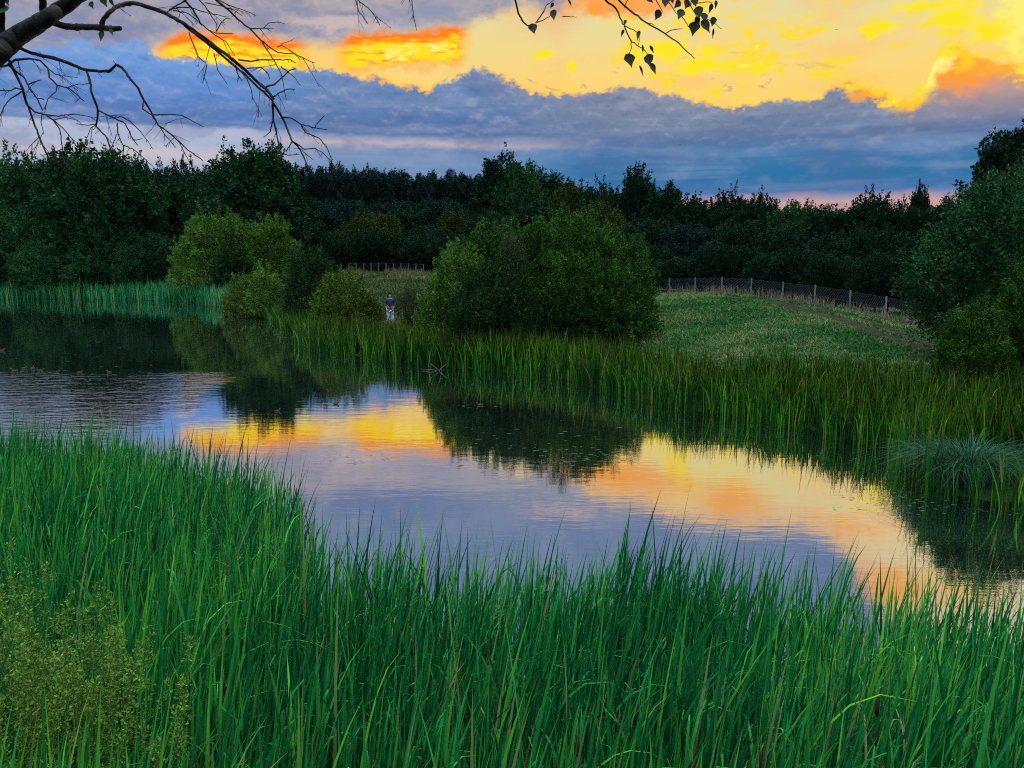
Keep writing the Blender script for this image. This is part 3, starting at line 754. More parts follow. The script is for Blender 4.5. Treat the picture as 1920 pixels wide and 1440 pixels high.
for i, (px, top, w, Y, mt, lb) in enumerate(UN):
    if px < 540:
        Y += 6
        if mt == 'tree_dark': mt = 'tree_left'
    place_tree(px, top, w, Y, 'bush', i % 4, mt, lb, 'shrub' if 'shrub' in lb else 'broadleaf_tree', 'shrub' if 'shrub' in lb else 'tree')

fp = [(1228, 541), (1255, 541), (1303, 543), (1353, 546), (1408, 551), (1467, 558), (1527, 566), (1593, 575), (1660, 585), (1758, 612)]
G = []
for (x, y), Yf in zip(fp, [66, 64, 61, 58, 55, 52, 49, 46, 43, 38.5]):
    q = at_y(x, y, Yf); G.append(Vector((q.x, Yf, H1(q.x, Yf))))
FXX = [p[0] for p in fp]; FYY = [g.y for g in G]
for i, px in enumerate(range(1225, 1860, 34)):
    place_tree(px, np.interp(px, [1225, 1350, 1450, 1860], [386, 392, 402, 404]) + random.uniform(-8, 8), random.uniform(90, 120), 112 + random.uniform(-4, 4), 'round', i % 4, 'tree_dark', 'dark tree in the solid back row behind the chain link fence trees', 'broadleaf_tree', 'tree', 'back row trees behind the fence')
for i, px in enumerate(range(-30, 540, 40)):
    place_tree(px, 335 + random.uniform(-8, 10), random.uniform(110, 140), 112 + random.uniform(-3, 3), 'round', i % 4, 'tree_dark', 'dark tree in the shaded back row of the left wood', 'broadleaf_tree', 'tree', 'back row trees of the left wood')
G_U = 'undergrowth shrubs behind the chain link fence'
for i, px in enumerate(range(1205, 1800, 26)):
    Yb = np.interp(px, FXX, FYY) + 3.2 + random.uniform(0, 4)
    place_tree(px, np.interp(px, [1205, 1350, 1500, 1660, 1800], [470, 470, 478, 480, 490]) + random.uniform(-14, 14), random.uniform(70, 110), Yb, 'bush', i % 4, 'tree_dark', 'dark undergrowth shrub in the dense thicket just behind the chain link fence', 'shrub', 'shrub', G_U)
G_W = 'undergrowth shrubs behind the left reeds'
for i, px in enumerate(range(-30, 330, 30)):
    place_tree(px, 470 + random.uniform(-14, 18), random.uniform(70, 100), 85.0 + random.uniform(0, 1.5), 'bush', i % 4, 'tree_dark' if i % 3 else 'tree_mid', 'dark undergrowth shrub in the thicket along the back of the left reeds', 'shrub', 'shrub', G_W)
G_V = 'trees filling the hollow below the ridge'
for i, px in enumerate(range(530, 900, 22)):
    place_tree(px, 380 + random.uniform(-8, 8), random.uniform(70, 100), 150 + random.uniform(-6, 6), 'round', i % 4, 'tree_blue' if i % 2 else 'tree_dark', 'blurred dark tree in the hollow between the ridge plantation and the nearer trees', 'broadleaf_tree', 'tree', G_V)
    place_tree(px + 10, 440 + random.uniform(-12, 12), random.uniform(70, 100), 104 + random.uniform(-3, 3), 'bush', i % 4, 'tree_dark', 'dark shrub in the thicket behind the grassy rise and its short fence', 'shrub', 'shrub', 'thicket behind the grassy rise')
# individual shrubs with their own crowns
def shrub(px, top, wpx, Y, mat, label, nspr, per=26, leaf=(0.14, 0.06), slen=0.7, up=0.8, seed=0, style='dome', extra=None, name='shrub', cat='shrub', deep=1.0, base_px=None):
    rng = np.random.default_rng(seed + 500); p = at_y(px, top, Y); z0 = H1(p.x, Y); Ht = p.z - z0; W = wpx * Y / FPX
    L = tree_lobes(Ht * .94, W * .96, rng, style)
    L = [(a, c * deep, z, rx, ry * deep, rz) for a, c, z, rx, ry, rz in L]
    if extra: L += [(a * W, c * W, z * Ht, rx * W, ry * W, rz * Ht) for a, c, z, rx, ry, rz in extra]
    L = fit(L, Ht * .95)
    nspr = int(nspr * 1.6); leaf = (leaf[0], leaf[1] * 1.25)
    v, F, A = sprigs(L, nspr, per, leaf, slen, up, seed, 0.4)
    e = empty(name, (p.x, Y, z0)); tag(e, label, cat)
    link('crown', npmesh('crown', v, F, A), M[mat], e)
    mb = MB()
    for i in range(6):
        a = rng.uniform(0, 6.28); r = rng.uniform(.1, .34) * W
        mb.tube([(0.05 * math.cos(a) * W, 0.05 * math.sin(a) * W, -.2), (r * .5 * math.cos(a), r * .5 * math.sin(a), Ht * .3), (r * math.cos(a), r * math.sin(a), Ht * .7)], [.09, .06, .02], 5)
    link('trunk', mb.mesh('trunk'), M['bark'], e)
    return e
E1 = [(.29 * math.cos(q), .29 * math.sin(q), .22, .2, .2, .25) for q in (0, .9, 2.2, 3.14, 4.0, 5.4)]
shrub(402, 398, 178, 80, 'bush_lime', 'large yellow green dome shaped shrub at the end of the left reeds', 750, leaf=(.2, .1), seed=1, extra=E1)
shrub(505, 412, 130, 84, 'bush_lime', 'smaller yellow green dome shrub right of the largest dome', 480, leaf=(.2, .1), seed=2, extra=E1)
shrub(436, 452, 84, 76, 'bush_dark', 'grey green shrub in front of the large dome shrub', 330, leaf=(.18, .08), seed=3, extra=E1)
shrub(700, 402, 170, 108, 'tree_olive', 'round yellow olive tree behind the short fence', 480, leaf=(.28, .15), slen=1.0, seed=4, extra=E1, name='broadleaf_tree', cat='tree')
shrub(588, 470, 122, 52, 'bush_dark', 'dark green rounded shrub at the water on the point', 520, leaf=(.13, .06), seed=5, extra=E1)
shrub(455, 520, 80, 62, 'bush_olive', 'low light green shrub at the water left of the point', 300, leaf=(.14, .06), seed=6, extra=E1)
shrub(497, 505, 74, 60, 'bush_lime', 'middling shrub squeezed left of the dark rounded waterside shrub', 260, leaf=(.14, .06), seed=16, extra=E1)
shrub(645, 514, 138, 46, 'bush_olive', 'low spreading olive green shrub left of the standing person', 620, leaf=(.11, .05), slen=.5, seed=7, extra=E1)
shrub(768, 545, 62, 46.5, 'bush_grey', 'small grey brown scrub bush between the standing person and the big willow', 200, leaf=(.08, .025), slen=.6, up=1.2, seed=26)
# the big willow group
shrub(1078, 412, 300, 41, 'bush_green', 'biggest willow bush, main rounded mass right of the middle', 2300, leaf=(.15, .045), slen=.75, up=1.1, seed=8, extra=E1 + [(-.3, 0, .55, .16, .2, .3), (.3, 0, .5, .18, .2, .28)], name='willow_bush')
shrub(935, 430, 215, 42, 'bush_green', 'willow bush forming the left shoulder of the big willow mass', 1300, leaf=(.15, .045), slen=.75, up=1.1, seed=9, extra=E1, name='willow_bush')
shrub(860, 470, 150, 40, 'bush_lime', 'lighter willow bush at the left end of the big willow mass', 900, leaf=(.14, .045), slen=.65, up=1.0, seed=10, extra=E1, name='willow_bush')
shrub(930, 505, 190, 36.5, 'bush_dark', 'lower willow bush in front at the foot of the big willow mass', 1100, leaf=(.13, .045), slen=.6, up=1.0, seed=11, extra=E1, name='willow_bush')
shrub(962, 448, 70, 39, 'bush_grey', 'grey thinning willow bush with bare twigs in the big willow mass', 260, leaf=(.10, .03), slen=.7, up=1.3, seed=12, name='willow_bush')
shrub(1150, 500, 170, 38, 'bush_green', 'lower willow bush at the right foot of the big willow mass', 800, leaf=(.13, .045), slen=.6, up=.9, seed=13, extra=E1, name='willow_bush')
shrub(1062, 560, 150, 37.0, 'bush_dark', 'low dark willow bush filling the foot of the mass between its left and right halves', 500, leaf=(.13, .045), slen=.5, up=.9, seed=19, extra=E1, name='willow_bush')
# right edge
shrub(1950, 335, 400, 30, 'willow_blue', 'large spreading green willow at the right edge beyond the fence end', 2300, leaf=(.13, .05), slen=.95, up=.5, seed=14, extra=[(-.36, 0, .50, .17, .2, .17), (-.20, -.1, .72, .2, .2, .2), (-.28, .1, .30, .17, .2, .2), (.1, 0, .2, .3, .3, .25), (-.1, -.1, .22, .2, .2, .22)], name='willow_tree', cat='tree')
shrub(1955, 236, 250, 44, 'tree_dark', 'tall dark tree rising behind the willow at the right edge', 1500, leaf=(.2, .11), slen=.9, seed=15, style='round', name='broadleaf_tree', cat='tree')
shrub(1835, 575, 150, 24.5, 'bush_green', 'low grey green shrub in front of the right willow, behind the reeds', 700, leaf=(.08, .03), slen=.4, up=.9, seed=17, extra=E1)
shrub(1970, 480, 190, 26, 'bush_green', 'green shrub at the far right edge behind the reeds', 900, leaf=(.1, .04), slen=.45, seed=18, extra=E1)

# ------------------------------------------------------------------ mown slope, track, fences
track_px = [(1236, 546), (1300, 554), (1380, 564), (1460, 578), (1560, 597), (1640, 612), (1720, 626), (1790, 636)]
TR = [Vector((at_y(px, py, Yt).x, Yt, 0)) for (px, py), Yt in zip(track_px, [62, 57, 51.5, 46.5, 41, 37.5, 34.5, 32.5])]; TRX = [p.x for p in TR]; TRY = [p.y for p in TR]
trp = []
for i in range(len(TR) - 1):
    for j in range(8): trp.append(TR[i].lerp(TR[i + 1], j / 8))
rut = []
for off in (-0.85, 0.85):
    v = []; f = []
    for i, p in enumerate(trp):
        t = (trp[min(i + 1, len(trp) - 1)] - trp[max(i - 1, 0)]); t.z = 0; t.normalize(); nn = Vector((-t.y, t.x, 0))
        for q in (-.6, -.2, .2, .6):
            w = p + nn * (off + q * (1 + .25 * math.sin(i * 1.7))); v.append((w.x, w.y, H1(w.x, w.y) + 0.03))
        if i:
            for j in range(3): a = (i - 1) * 4 + j; f.append((a, a + 1, a + 5, a + 4))
    rut.append((v, f))
mb = MB(); [mb.add(*q) for q in rut]
tag(link('path', mb.mesh('path'), M['track']), kind='structure')
TRL = np.array([(p.x, p.y) for p in TR])

rng = np.random.default_rng(33)
def grass_patch(name, n, cond, h0, mat, label, seed, wid=(0.03, 0.06), xr=(-45, 36), yr=(22, 96), cat='grass'):
    rng = np.random.default_rng(seed); P = np.stack([rng.uniform(*xr, n), rng.uniform(*yr, n)], 1); s = sdist(P)
    ok = cond(P, s); P = P[ok]; n = len(P); z = hgt_at(P[:, 0], P[:, 1])
    pt = vnoise(P[:, 0], P[:, 1], 1.3, 5) * .35 + vnoise(P[:, 0] * .35 + P[:, 1], P[:, 1] * 2.2 - P[:, 0] * .5, 1.6, 6) * .35 + vnoise(P[:, 0], P[:, 1], 5.0, 8) * .3
    pt = np.clip((pt - .5) * 1.9 + .5, 0, 1)
    h = h0 * (0.5 + pt) * rng.uniform(.6, 1.2, n)
    print(name, n)
    return blades(name, np.stack([P[:, 0], P[:, 1], z], 1), h, rng.uniform(*wid, n), rng.uniform(.2, 1.0, n), rng.uniform(0, 6.283, n), M[mat], 3,
                  np.clip(pt + rng.normal(0, .2, n), 0, 1), (rng.random(n) < np.clip(pt * .5 - .1, 0, 1)) * .8, seed, .6, label=label, cat=cat)
def lawn(P, s):
    pxs = 960 + P[:, 0] / P[:, 1] * 1480
    return (s > 2.0) & (pxs > 1060) & (pxs < 1840) & (P[:, 1] < 70) & (np.abs(seg_dist(P, TRL) - .85) > .66)
grass_patch('mown_grass', 260000, lawn, .20, 'grass', 'mown green grass slope on the right bank below the chain link fence', 41, xr=(2, 36), yr=(22, 72), wid=(.02, .05))
def mound(P, s):
    pxs = 960 + P[:, 0] / P[:, 1] * 1480
    return (s > .6) & (pxs > 400) & (pxs < 1000) & (P[:, 1] > 36)
grass_patch('rough_grass', 90000, mound, .42, 'rough', 'rough pale grass covering the rise in the middle distance', 42, xr=(-36, 3), yr=(36, 96), wid=(.04, .08))

def chain_fence(pxs, posth, label, name='chain_link_fence', postmat='post', mesh=True, prad=.038, gnd=None, spacing=.16, wr=.005):
    pts = [g if gnd else None for g in pxs]
    pts = gnd
    e = empty(name, pts[0]); tag(e, label, 'fence'); o = Vector(pts[0])
    for i, p in enumerate(pts):
        mb = MB(); q = p - o; mb.box((q.x, q.y, q.z + posth / 2 - .1), (prad * 2, prad * 2, posth + .2)); mb.box((q.x, q.y, q.z + posth + .01), (prad * 1.6, prad * 1.6, .03))
        link('post', mb.mesh('post', False), M[postmat], e)
    mb = MB()
    for i in range(len(pts) - 1):
        a, c = pts[i] - o, pts[i + 1] - o; ln = (c - a).length
        off = Vector((0, -prad - .01, 0))
        for hh in (.08, posth * .5, posth - .05):
            mb.tube([a + off + Vector((0, 0, hh)), c + off + Vector((0, 0, hh))], .008, 4, False)
        if mesh:
            n = int(ln / spacing)
            for j in range(n):
                t = j / n; t2 = min((j + posth / spacing * .8) / n, 1)
                for up in (0, 1):
                    z0, z1 = (.08, posth - .05) if up else (posth - .05, .08)
                    fr = (t2 - t) / ((posth / spacing * .8) / n)
                    A_ = a.lerp(c, t) + off + Vector((0, 0, z0)); B_ = a.lerp(c, t2) + off + Vector((0, 0, z0 + (z1 - z0) * fr))
                    mb.tube([A_, B_], wr, 3, False)
    link('wire_mesh', mb.mesh('wire_mesh', False), M['wire'], e)
    return e, o
fe, fo = chain_fence(fp, 1.25, 'chain link fence with pale concrete posts along the top of the mown slope', gnd=G)
mb = MB()
for dx_ in (-1.0, 1.0):
    c = G[-1] - fo; dd = (G[-2] - G[-1]).normalized() * 1.2 if dx_ < 0 else Vector((.8, -.6, 0))
    mb.tube([c + Vector((0, 0, .95)), Vector((c.x + dd.x, c.y + dd.y, H1(fo.x + c.x + dd.x, fo.y + c.y + dd.y) - fo.z))], .04, 5)
link('brace', mb.mesh('brace'), M['post'], fe)
fp2 = [(x, 503 + (i % 3)) for i, x in enumerate(range(640, 800, 14))]
G2 = [Vector((at_y(x, y, 92).x, 92, H1(at_y(x, y, 92).x, 92))) for x, y in fp2]
chain_fence(fp2, 1.25, 'short grey post and wire fence on the rise left of the big willow', 'post_and_wire_fence', 'post_wood', gnd=G2, prad=.05, spacing=.5)
# dried weeds along the fences
def weeds_line(name, pts, label, seed, n=1500, h=.8, spread=.5):
    rng = np.random.default_rng(seed); t = rng.random(n) * (len(pts) - 1); i = np.minimum(t.astype(int), len(pts) - 2); f = t - i
    A_ = np.array([p[:] for p in pts]); P = A_[i] * (1 - f)[:, None] + A_[i + 1] * f[:, None]
    P[:, :2] += rng.normal(0, spread, (n, 2)); keep = vnoise(P[:, 0], P[:, 1], 1.5, seed) > .42; P = P[keep]; n = len(P); P[:, 2] = hgt_at(P[:, 0], P[:, 1])
    return blades(name, P, h * rng.uniform(.3, 1.1, n), rng.uniform(.025, .05, n), rng.uniform(0, .35, n), rng.uniform(0, 6.28, n), M['dry'], 3, None, None, seed, .3, label=label, cat='grass')
weeds_line('dry_grass', G, 'brownish dead grass standing along the chain link fence', 51)
weeds_line('dry_weeds', G2, 'pale dead grass standing along the short post fence', 52, 700, .9)

# ------------------------------------------------------------------ tussock at the right bank
tp = TUS
rng = np.random.default_rng(60); n = 1500
e = empty('sedge_tussock', (tp.x, tp.y, 0)); tag(e, 'drooping blue green sedge tussock at the water in front of the right reeds', 'tussock')
B3 = np.stack([rng.normal(0, .34, n), rng.normal(0, .22, n), np.full(n, 0.05)], 1)
B3[:, :2] = np.clip(B3[:, :2], -.75, .75); dirn = np.arctan2(B3[:, 1], B3[:, 0]) + rng.normal(0, .5, n)
blades('leaves', B3, rng.uniform(.9, 1.45, n), rng.uniform(.012, .02, n), rng.uniform(.2, .75, n), dirn, M['sedge'], 7, None, None, 61, rng.uniform(.2, .8, n), parent=e)
# floating weed and litter on the water
rng = np.random.default_rng(70); v = []; f = []
def float_patch(px0, px1, py0, py1, n, size):
    for _ in range(n):
        p = at_z(rng.uniform(px0, px1), rng.uniform(py0, py1), 0.006)
        a = rng.uniform(-.5, .5); l = size * rng.uniform(.2, 1.0); w = size * rng.uniform(.06, .2); k0 = len(v)
        m_ = 7
        for i in range(m_):
            q = 2 * math.pi * i / m_; rr = rng.uniform(.6, 1.1); x = math.cos(q) * l * rr; y = math.sin(q) * w * rr
            v.append((p.x + x * math.cos(a) - y * math.sin(a), p.y + x * math.sin(a) + y * math.cos(a), .006))
        f.append(tuple(range(k0, k0 + m_)))
for a in [(820, 1200, 800, 885, 60, .12), (1000, 1190, 830, 870, 50, .12), (1500, 1760, 850, 930, 40, .07), (1560, 1920, 920, 965, 110, .08), (600, 780, 655, 680, 25, .15),
          (860, 950, 755, 765, 12, .12), (0, 300, 640, 700, 24, .16), (620, 740, 845, 870, 30, .08), (510, 570, 622, 634, 14, .3), (700, 1500, 690, 790, 40, .08)]:
    float_patch(*a)
me = bpy.data.meshes.new('floating_weed'); me.from_pydata(v, [], f)
tag(link('floating_weed', me, M['float']), 'scattered flat bits of weed and leaf litter floating on the pond', 'pond weed', kind='stuff')

# ------------------------------------------------------------------ cattail seed heads
cat_px = [(411, 1262, .9), (229, 1302, .85), (20, 978, 1.9), (1153, 1345, .8), (1075, 1372, .8), (905, 1200, 1), (608, 1270, .9), (1418, 1402, .7), (1640, 1300, .9), (310, 1000, 1.5), (1290, 1420, .8), (765, 1195, 1)]
side_words = ['left of centre among the lower reeds, beside tall green blades', 'in the dark gap below the feathery weeds', 'at the extreme left edge above the feathery weeds',
              'low down in the reeds just right of centre', 'just left of the one lowest right of centre', 'in the middle of the near reed bed', 'in the lower reeds between the left one and the centre',
              'at the bottom edge right of centre', 'in the lower right reeds', 'in the left reeds above the feathery weeds', 'at the bottom edge between centre and right', 'in the reed bed left of the middle']
for i, (px, py, q) in enumerate(cat_px):
    z = 1.72; p = at_z(px, py, z); g = max(H1(p.x, p.y), -.1)
    e = empty('cattail', (p.x, p.y, g)); tag(e, 'dark brown cattail seed head ' + side_words[i], 'cattail', 'cattail seed heads in the near reeds')
    hh = z - g
    mb = MB(); mb.tube([(0, 0, 0), (.01, 0, hh * .5), (.03, 0, hh - .2), (.03, 0, hh + .09)], [.007, .006, .004, .0015], 6); link('stem', mb.mesh('stem'), M['stem'], e)
    mb = MB(); mb.tube([(.03, 0, hh - .19), (.03, 0, hh - .18), (.03, 0, hh - .10), (.03, 0, hh - .03), (.03, 0, hh - .015)], [.004, .013, .0145, .012, .004], 9); link('seed_head', mb.mesh('seed_head'), M['cattail'], e)

# ------------------------------------------------------------------ feathery weeds at lower left
def weed(px, top, Y, label, seed, n=34, H=None):
    rng = np.random.default_rng(seed); p = at_y(px, top, Y); z0 = H1(p.x, Y); Ht = p.z - z0
    e = empty('flowering_weed', (p.x, Y, z0)); tag(e, label, 'weed', 'feathery weeds at the near left')
    mb = MB(); vs = []; Fs = []; As = []; off = 0
    n = max(8, int(n * .62))
    for i in range(n):
        a = rng.uniform(0, 6.28); r = rng.uniform(.02, .10); l = Ht * rng.uniform(.55, 1.0); o_ = rng.uniform(.08, .40)
        st = [Vector((math.cos(a) * r * (1 - t) + math.cos(a) * o_ * t ** 1.6, math.sin(a) * r * (1 - t) + math.sin(a) * o_ * t ** 1.6, l * t)) for t in (0, .3, .6, .85, 1)]
        mb.tube(st, [.005, .004, .003, .002, .001], 4)
        m_ = 74
        t = rng.uniform(.35, 1, m_) ** .7
        for tt in t:
            k = min(int(tt * 4), 3); A_ = st[k].lerp(st[k + 1], tt * 4 - k)
            aa = rng.uniform(0, 6.28); rr = .11 * (1.15 - tt) + .012
            c = np.array(A_[:]) + np.array([math.cos(aa) * rr * rng.random(), math.sin(aa) * rr * rng.random(), rng.uniform(-.01, .04)])
            kk = 5
            ldv = rot_rand(rng, kk) * .7 + np.array([math.cos(aa) * .5, math.sin(aa) * .5, .5]); ldv /= np.linalg.norm(ldv, axis=1, keepdims=True)
            wv = np.cross(ldv, rot_rand(rng, kk)); wv /= np.linalg.norm(wv, axis=1, keepdims=True)
            ll = rng.uniform(.012, .030, (kk, 1)); ww = ll * .45; cc = c + rng.normal(0, .010, (kk, 3))
            q = np.stack([cc, cc + ldv * ll * .5 + wv * ww * .5, cc + ldv * ll, cc + ldv * ll * .5 - wv * ww * .5], 1).reshape(-1, 3)
            vs.append(q); As.append(np.repeat(np.stack([np.clip(rng.normal(.5, .25, kk), 0, 1), (rng.random(kk) < .03) * .9, np.full(kk, tt)], 1), 4, 0))
    vs = np.vstack(vs); As = np.vstack(As)
    link('foliage', npmesh('foliage', vs, np.arange(len(vs)).reshape(-1, 4), As), M['weed'], e)
    link('stem', mb.mesh('stem'), M['stem'], e)
weed(20, 1015, 5.0, 'tallest olive green feathery weed at the left edge', 1)
weed(95, 1105, 4.7, 'broad olive feathery weed in the middle of the left weed patch', 2)
weed(195, 1150, 4.9, 'feathery weed with thin side shoots at the right of the weed patch', 3, 20)
weed(10, 1170, 4.3, 'low bushy feathery weed at the left edge, nearest the camera', 4)
weed(-40, 1060, 4.6, 'feathery weed partly cut off by the left picture edge', 5, 26)
weed(130, 1180, 4.4, 'lower feathery weed in front of the broad one', 6, 24)
weed(290, 1165, 4.8, 'sparse small feathery weed furthest right, among reed blades', 7, 12)

# ------------------------------------------------------------------ overhanging birch
YB = 4.6
def poly(pts, Y, w0, w1):
    n = len(pts); P = [at_y(x, y, Y + (0.12 * math.sin(i * 1.3 + x * .01))) for i, (x, y) in enumerate(pts)]
    s = Y / FPX; return P, [max((w0 + (w1 - w0) * i / (n - 1)) * s, .0006) for i in range(n)]
rb = random.Random(11)
def refine(P, rad, jit):
    Q = []; S = []
    for i in range(len(P) - 1):
        l = (P[i + 1] - P[i]).length; n = max(1, int(l / .035))
        for j in range(n):
            t = j / n; q = P[i].lerp(P[i + 1], t)
            if j: q = q + Vector((rb.uniform(-1, 1), rb.uniform(-1, 1), rb.uniform(-1, 1))) * jit
            Q.append(q); S.append(rad[i] * (1 - t) + rad[i + 1] * t)
    Q.append(P[-1]); S.append(rad[-1]); return Q, S
bt_x = at_y(-330, 500, YB).x
birch = empty('birch_tree', (bt_x, YB, H1(bt_x, YB))); tag(birch, 'birch tree at the left whose bare branches and few leaves hang across the sky', 'tree')
bo = Vector(birch.location)
def branch(lines, Y=YB, spur=True, name='branch', mat='twig', n=6):
    mb = MB()
    for (w0, w1, pts) in lines:
        P, rad = poly(pts, Y, w0, w1); P, rad = refine(P, rad, .0022)
        # knots
        rad = [r * (1 + (.25 if n < 8 else .05) * rb.random() * (rb.random() < .3)) for r in rad]
        mb.tube([p - bo for p in P], rad, n)
        if spur:
            for i in range(2, len(P) - 1):
                if rb.random() < .36:
                    t = (P[i] - P[i - 1]).normalized(); sd = Vector((rb.uniform(-1, 1), rb.uniform(-1, 1), rb.uniform(-1, .4))); dv = (t * .9 + sd * .8).normalized()
                    l = rb.choice([.010, .012, .02, .04, .07, .12, .18]) * rb.uniform(.6, 1.1)
                    q = [P[i], P[i] + dv * l * .5 + Vector((0, 0, -.003)), P[i] + dv * l + Vector((0, 0, -.08 * l - .002))]
                    mb.tube([a - bo for a in q], [min(rad[i], .0022), .0013, .0010], 4)
                    if l > .06:
                        for _ in range(rb.choice([1, 2, 3])):
                            u = rb.uniform(.2, .9); c0 = q[0].lerp(q[2], u); d2 = (dv + Vector((rb.uniform(-1, 1), rb.uniform(-1, 1), rb.uniform(-1, .3))) * .8).normalized(); l2 = l * rb.uniform(.25, .6)
                            mb.tube([c0 - bo, c0 + d2 * l2 * .5 - bo, c0 + d2 * l2 + Vector((0, 0, -.1 * l2)) - bo], [.0013, .0010, .0008], 4)
                    if rb.random() < .5: mb.tube([q[-1] - bo, q[-1] - bo + dv * .006], [.0025, .0012], 4)
    o = link(name, mb.mesh(name), M[mat], birch); return o
# trunk, out of frame to the left, and main limb
tb = [bo + Vector((-.15, .0, -.3)), bo + Vector((-.1, 0, 1.2)), bo + Vector((-.03, 0, 2.4)), at_y(-260, 250, YB), at_y(-200, 110, YB), at_y(-150, -80, YB), at_y(-100, -420, YB + .2), at_y(-40, -800, YB + .3)]
mb = MB(); Q, S = refine(tb, [.19, .16, .14, .13, .12, .10, .07, .03], .004); mb.tube([q - bo for q in Q], S, 12); link('trunk', mb.mesh('trunk'), M['birch_bark'], birch)
branch([(26, 18, [(-230, 250), (-120, 190), (-60, 142), (-20, 112), (8, 88)]), (18, 12, [(8, 88), (35, 66), (62, 50), (88, 34), (105, 22)]), (13, 10, [(105, 22), (135, 2), (170, -25), (260, -90)]),
        (10, 5, [(260, -90), (420, -150), (700, -190), (1000, -170), (1250, -120)]), (7, 5, [(84, 40), (80, 15), (79, -30), (70, -120)]),
        (6, 4, [(3, 95), (4, 60), (3, 20), (5, -30), (2, -90)])], spur=False, name='limb', mat='birch_bark', n=10)
branch([(6, 4, [(90, 38), (125, 50), (160, 51), (190, 52), (212, 54), (226, 53)]), (4, 3.4, [(190, 50), (193, 38), (202, 26), (215, 14), (235, 7), (252, 6), (270, 11), (290, 17), (315, 27)]),
        (3.4, 2.3, [(315, 27), (346, 45), (369, 62), (392, 78), (415, 96), (437, 112), (460, 131), (483, 154), (499, 167), (513, 185)]),
        (2.3, 1.6, [(346, 48), (372, 68), (400, 90), (432, 117), (458, 138), (478, 158), (498, 176), (512, 190)]),
        (2.2, .8, [(511, 192), (525, 213), (534, 229), (540, 245), (547, 264), (559, 275), (568, 291), (575, 307), (583, 319)]),
        (1.8, .8, [(511, 195), (512, 225), (518, 248), (522, 270), (526, 291), (530, 307)]),
        (1.5, .7, [(532, 220), (545, 221), (564, 233), (589, 239), (613, 243)]), (1.2, .7, [(590, 240), (594, 232), (608, 217)]),
        (1.2, .6, [(564, 233), (573, 249), (598, 259), (612, 275), (619, 291), (624, 300)]), (1.2, .6, [(547, 264), (570, 280), (591, 278), (605, 286), (624, 307), (632, 318)]),
        (1, .6, [(547, 267), (538, 282), (529, 288)]), (1, .6, [(529, 289), (543, 291), (561, 289)]), (1.2, .7, [(511, 228), (507, 247), (494, 257)]), (.8, .5, [(562, 278), (575, 290), (588, 300)]),
        (1.7, .8, [(499, 163), (515, 158), (527, 147), (543, 132), (554, 129)]), (1.4, .7, [(513, 181), (529, 172), (541, 167), (553, 168)]),
        (1.3, .7, [(442, 122), (447, 142), (454, 152)]), (1.1, .6, [(460, 140), (470, 165), (474, 187)]), (1, .5, [(354, 60), (362, 82), (371, 105), (385, 118)]), (.9, .6, [(388, 121), (384, 140), (380, 156)]),
        (1, .5, [(401, 100), (408, 131), (426, 158)]), (1.4, .6, [(447, 112), (472, 115), (490, 112), (520, 112), (545, 112), (554, 118)]), (1.0, .6, [(463, 128), (490, 126), (502, 137), (506, 148)])])
branch([(2.0, .5, [(398, -20), (405, 0), (428, 18), (447, 37), (470, 55), (490, 76), (506, 89), (522, 99), (552, 101), (575, 112), (591, 118)]),
        (1.1, .5, [(492, 80), (506, 101), (518, 121), (527, 138), (531, 156), (537, 188)]), (1, .5, [(470, 54), (495, 53), (513, 54)]), (.8, .5, [(495, 52), (504, 43), (520, 41), (533, 44)]),
        (2, .7, [(340, -20), (346, 0), (362, 18), (376, 44), (392, 57), (405, 62), (436, 63)]), (1.6, .8, [(360, -12), (346, 2), (325, 14), (312, 24)]),
        (1.4, .6, [(318, 18), (334, 14), (357, 14), (392, 25), (428, 32)]), (1.1, .6, [(325, 20), (350, 24), (368, 36), (378, 48)]), (1, .5, [(392, 57), (402, 65), (424, 78), (434, 95), (440, 105)]),
        (1.2, .5, [(370, -5), (385, 12), (396, 30), (406, 45), (406, 60)]), (1.1, .5, [(400, -5), (425, 8), (448, 16), (470, 24), (480, 29)]), (1, .5, [(405, 60), (415, 42), (424, 34), (434, 36)]),
        (.9, .5, [(385, 5), (410, 10), (440, 20), (455, 30)]), (.9, .5, [(527, 125), (540, 135), (552, 145), (564, 160)]), (.7, .4, [(520, 88), (535, 80), (552, 72)])])
branch([(3.2, 2.2, [(30, 86), (60, 100), (92, 107), (128, 118), (160, 131), (182, 133), (204, 134), (218, 121), (229, 127)]), (2.2, .8, [(229, 127), (245, 149), (259, 165), (270, 188), (284, 211), (296, 234), (321, 252), (339, 268), (353, 282), (380, 301)]),
        (1.5, .8, [(270, 188), (267, 204), (285, 216), (296, 234)]), (1.2, .6, [(284, 215), (310, 215), (340, 216), (358, 225), (382, 238)]), (.9, .5, [(334, 264), (345, 285), (358, 308)]), (1, .5, [(300, 238), (312, 256), (323, 268)]),
        (2.2, 1, [(162, 130), (169, 155), (172, 175), (182, 200), (183, 220), (180, 236), (200, 258), (210, 290), (218, 312)]), (1.5, .8, [(183, 207), (212, 220), (235, 232), (250, 262), (258, 272)]),
        (1.1, .5, [(212, 220), (228, 219), (245, 228), (262, 245), (275, 262), (287, 279)]), (1.2, .6, [(220, 231), (221, 250), (232, 275), (230, 300), (228, 312)]), (1.1, .5, [(232, 272), (250, 280), (270, 297), (287, 312)]),
        (1, .6, [(180, 233), (165, 235), (143, 232)]), (.9, .5, [(218, 252), (212, 270), (206, 284)]), (.9, .5, [(180, 234), (170, 240), (163, 258)]), (.9, .5, [(249, 262), (258, 262), (267, 260)])])
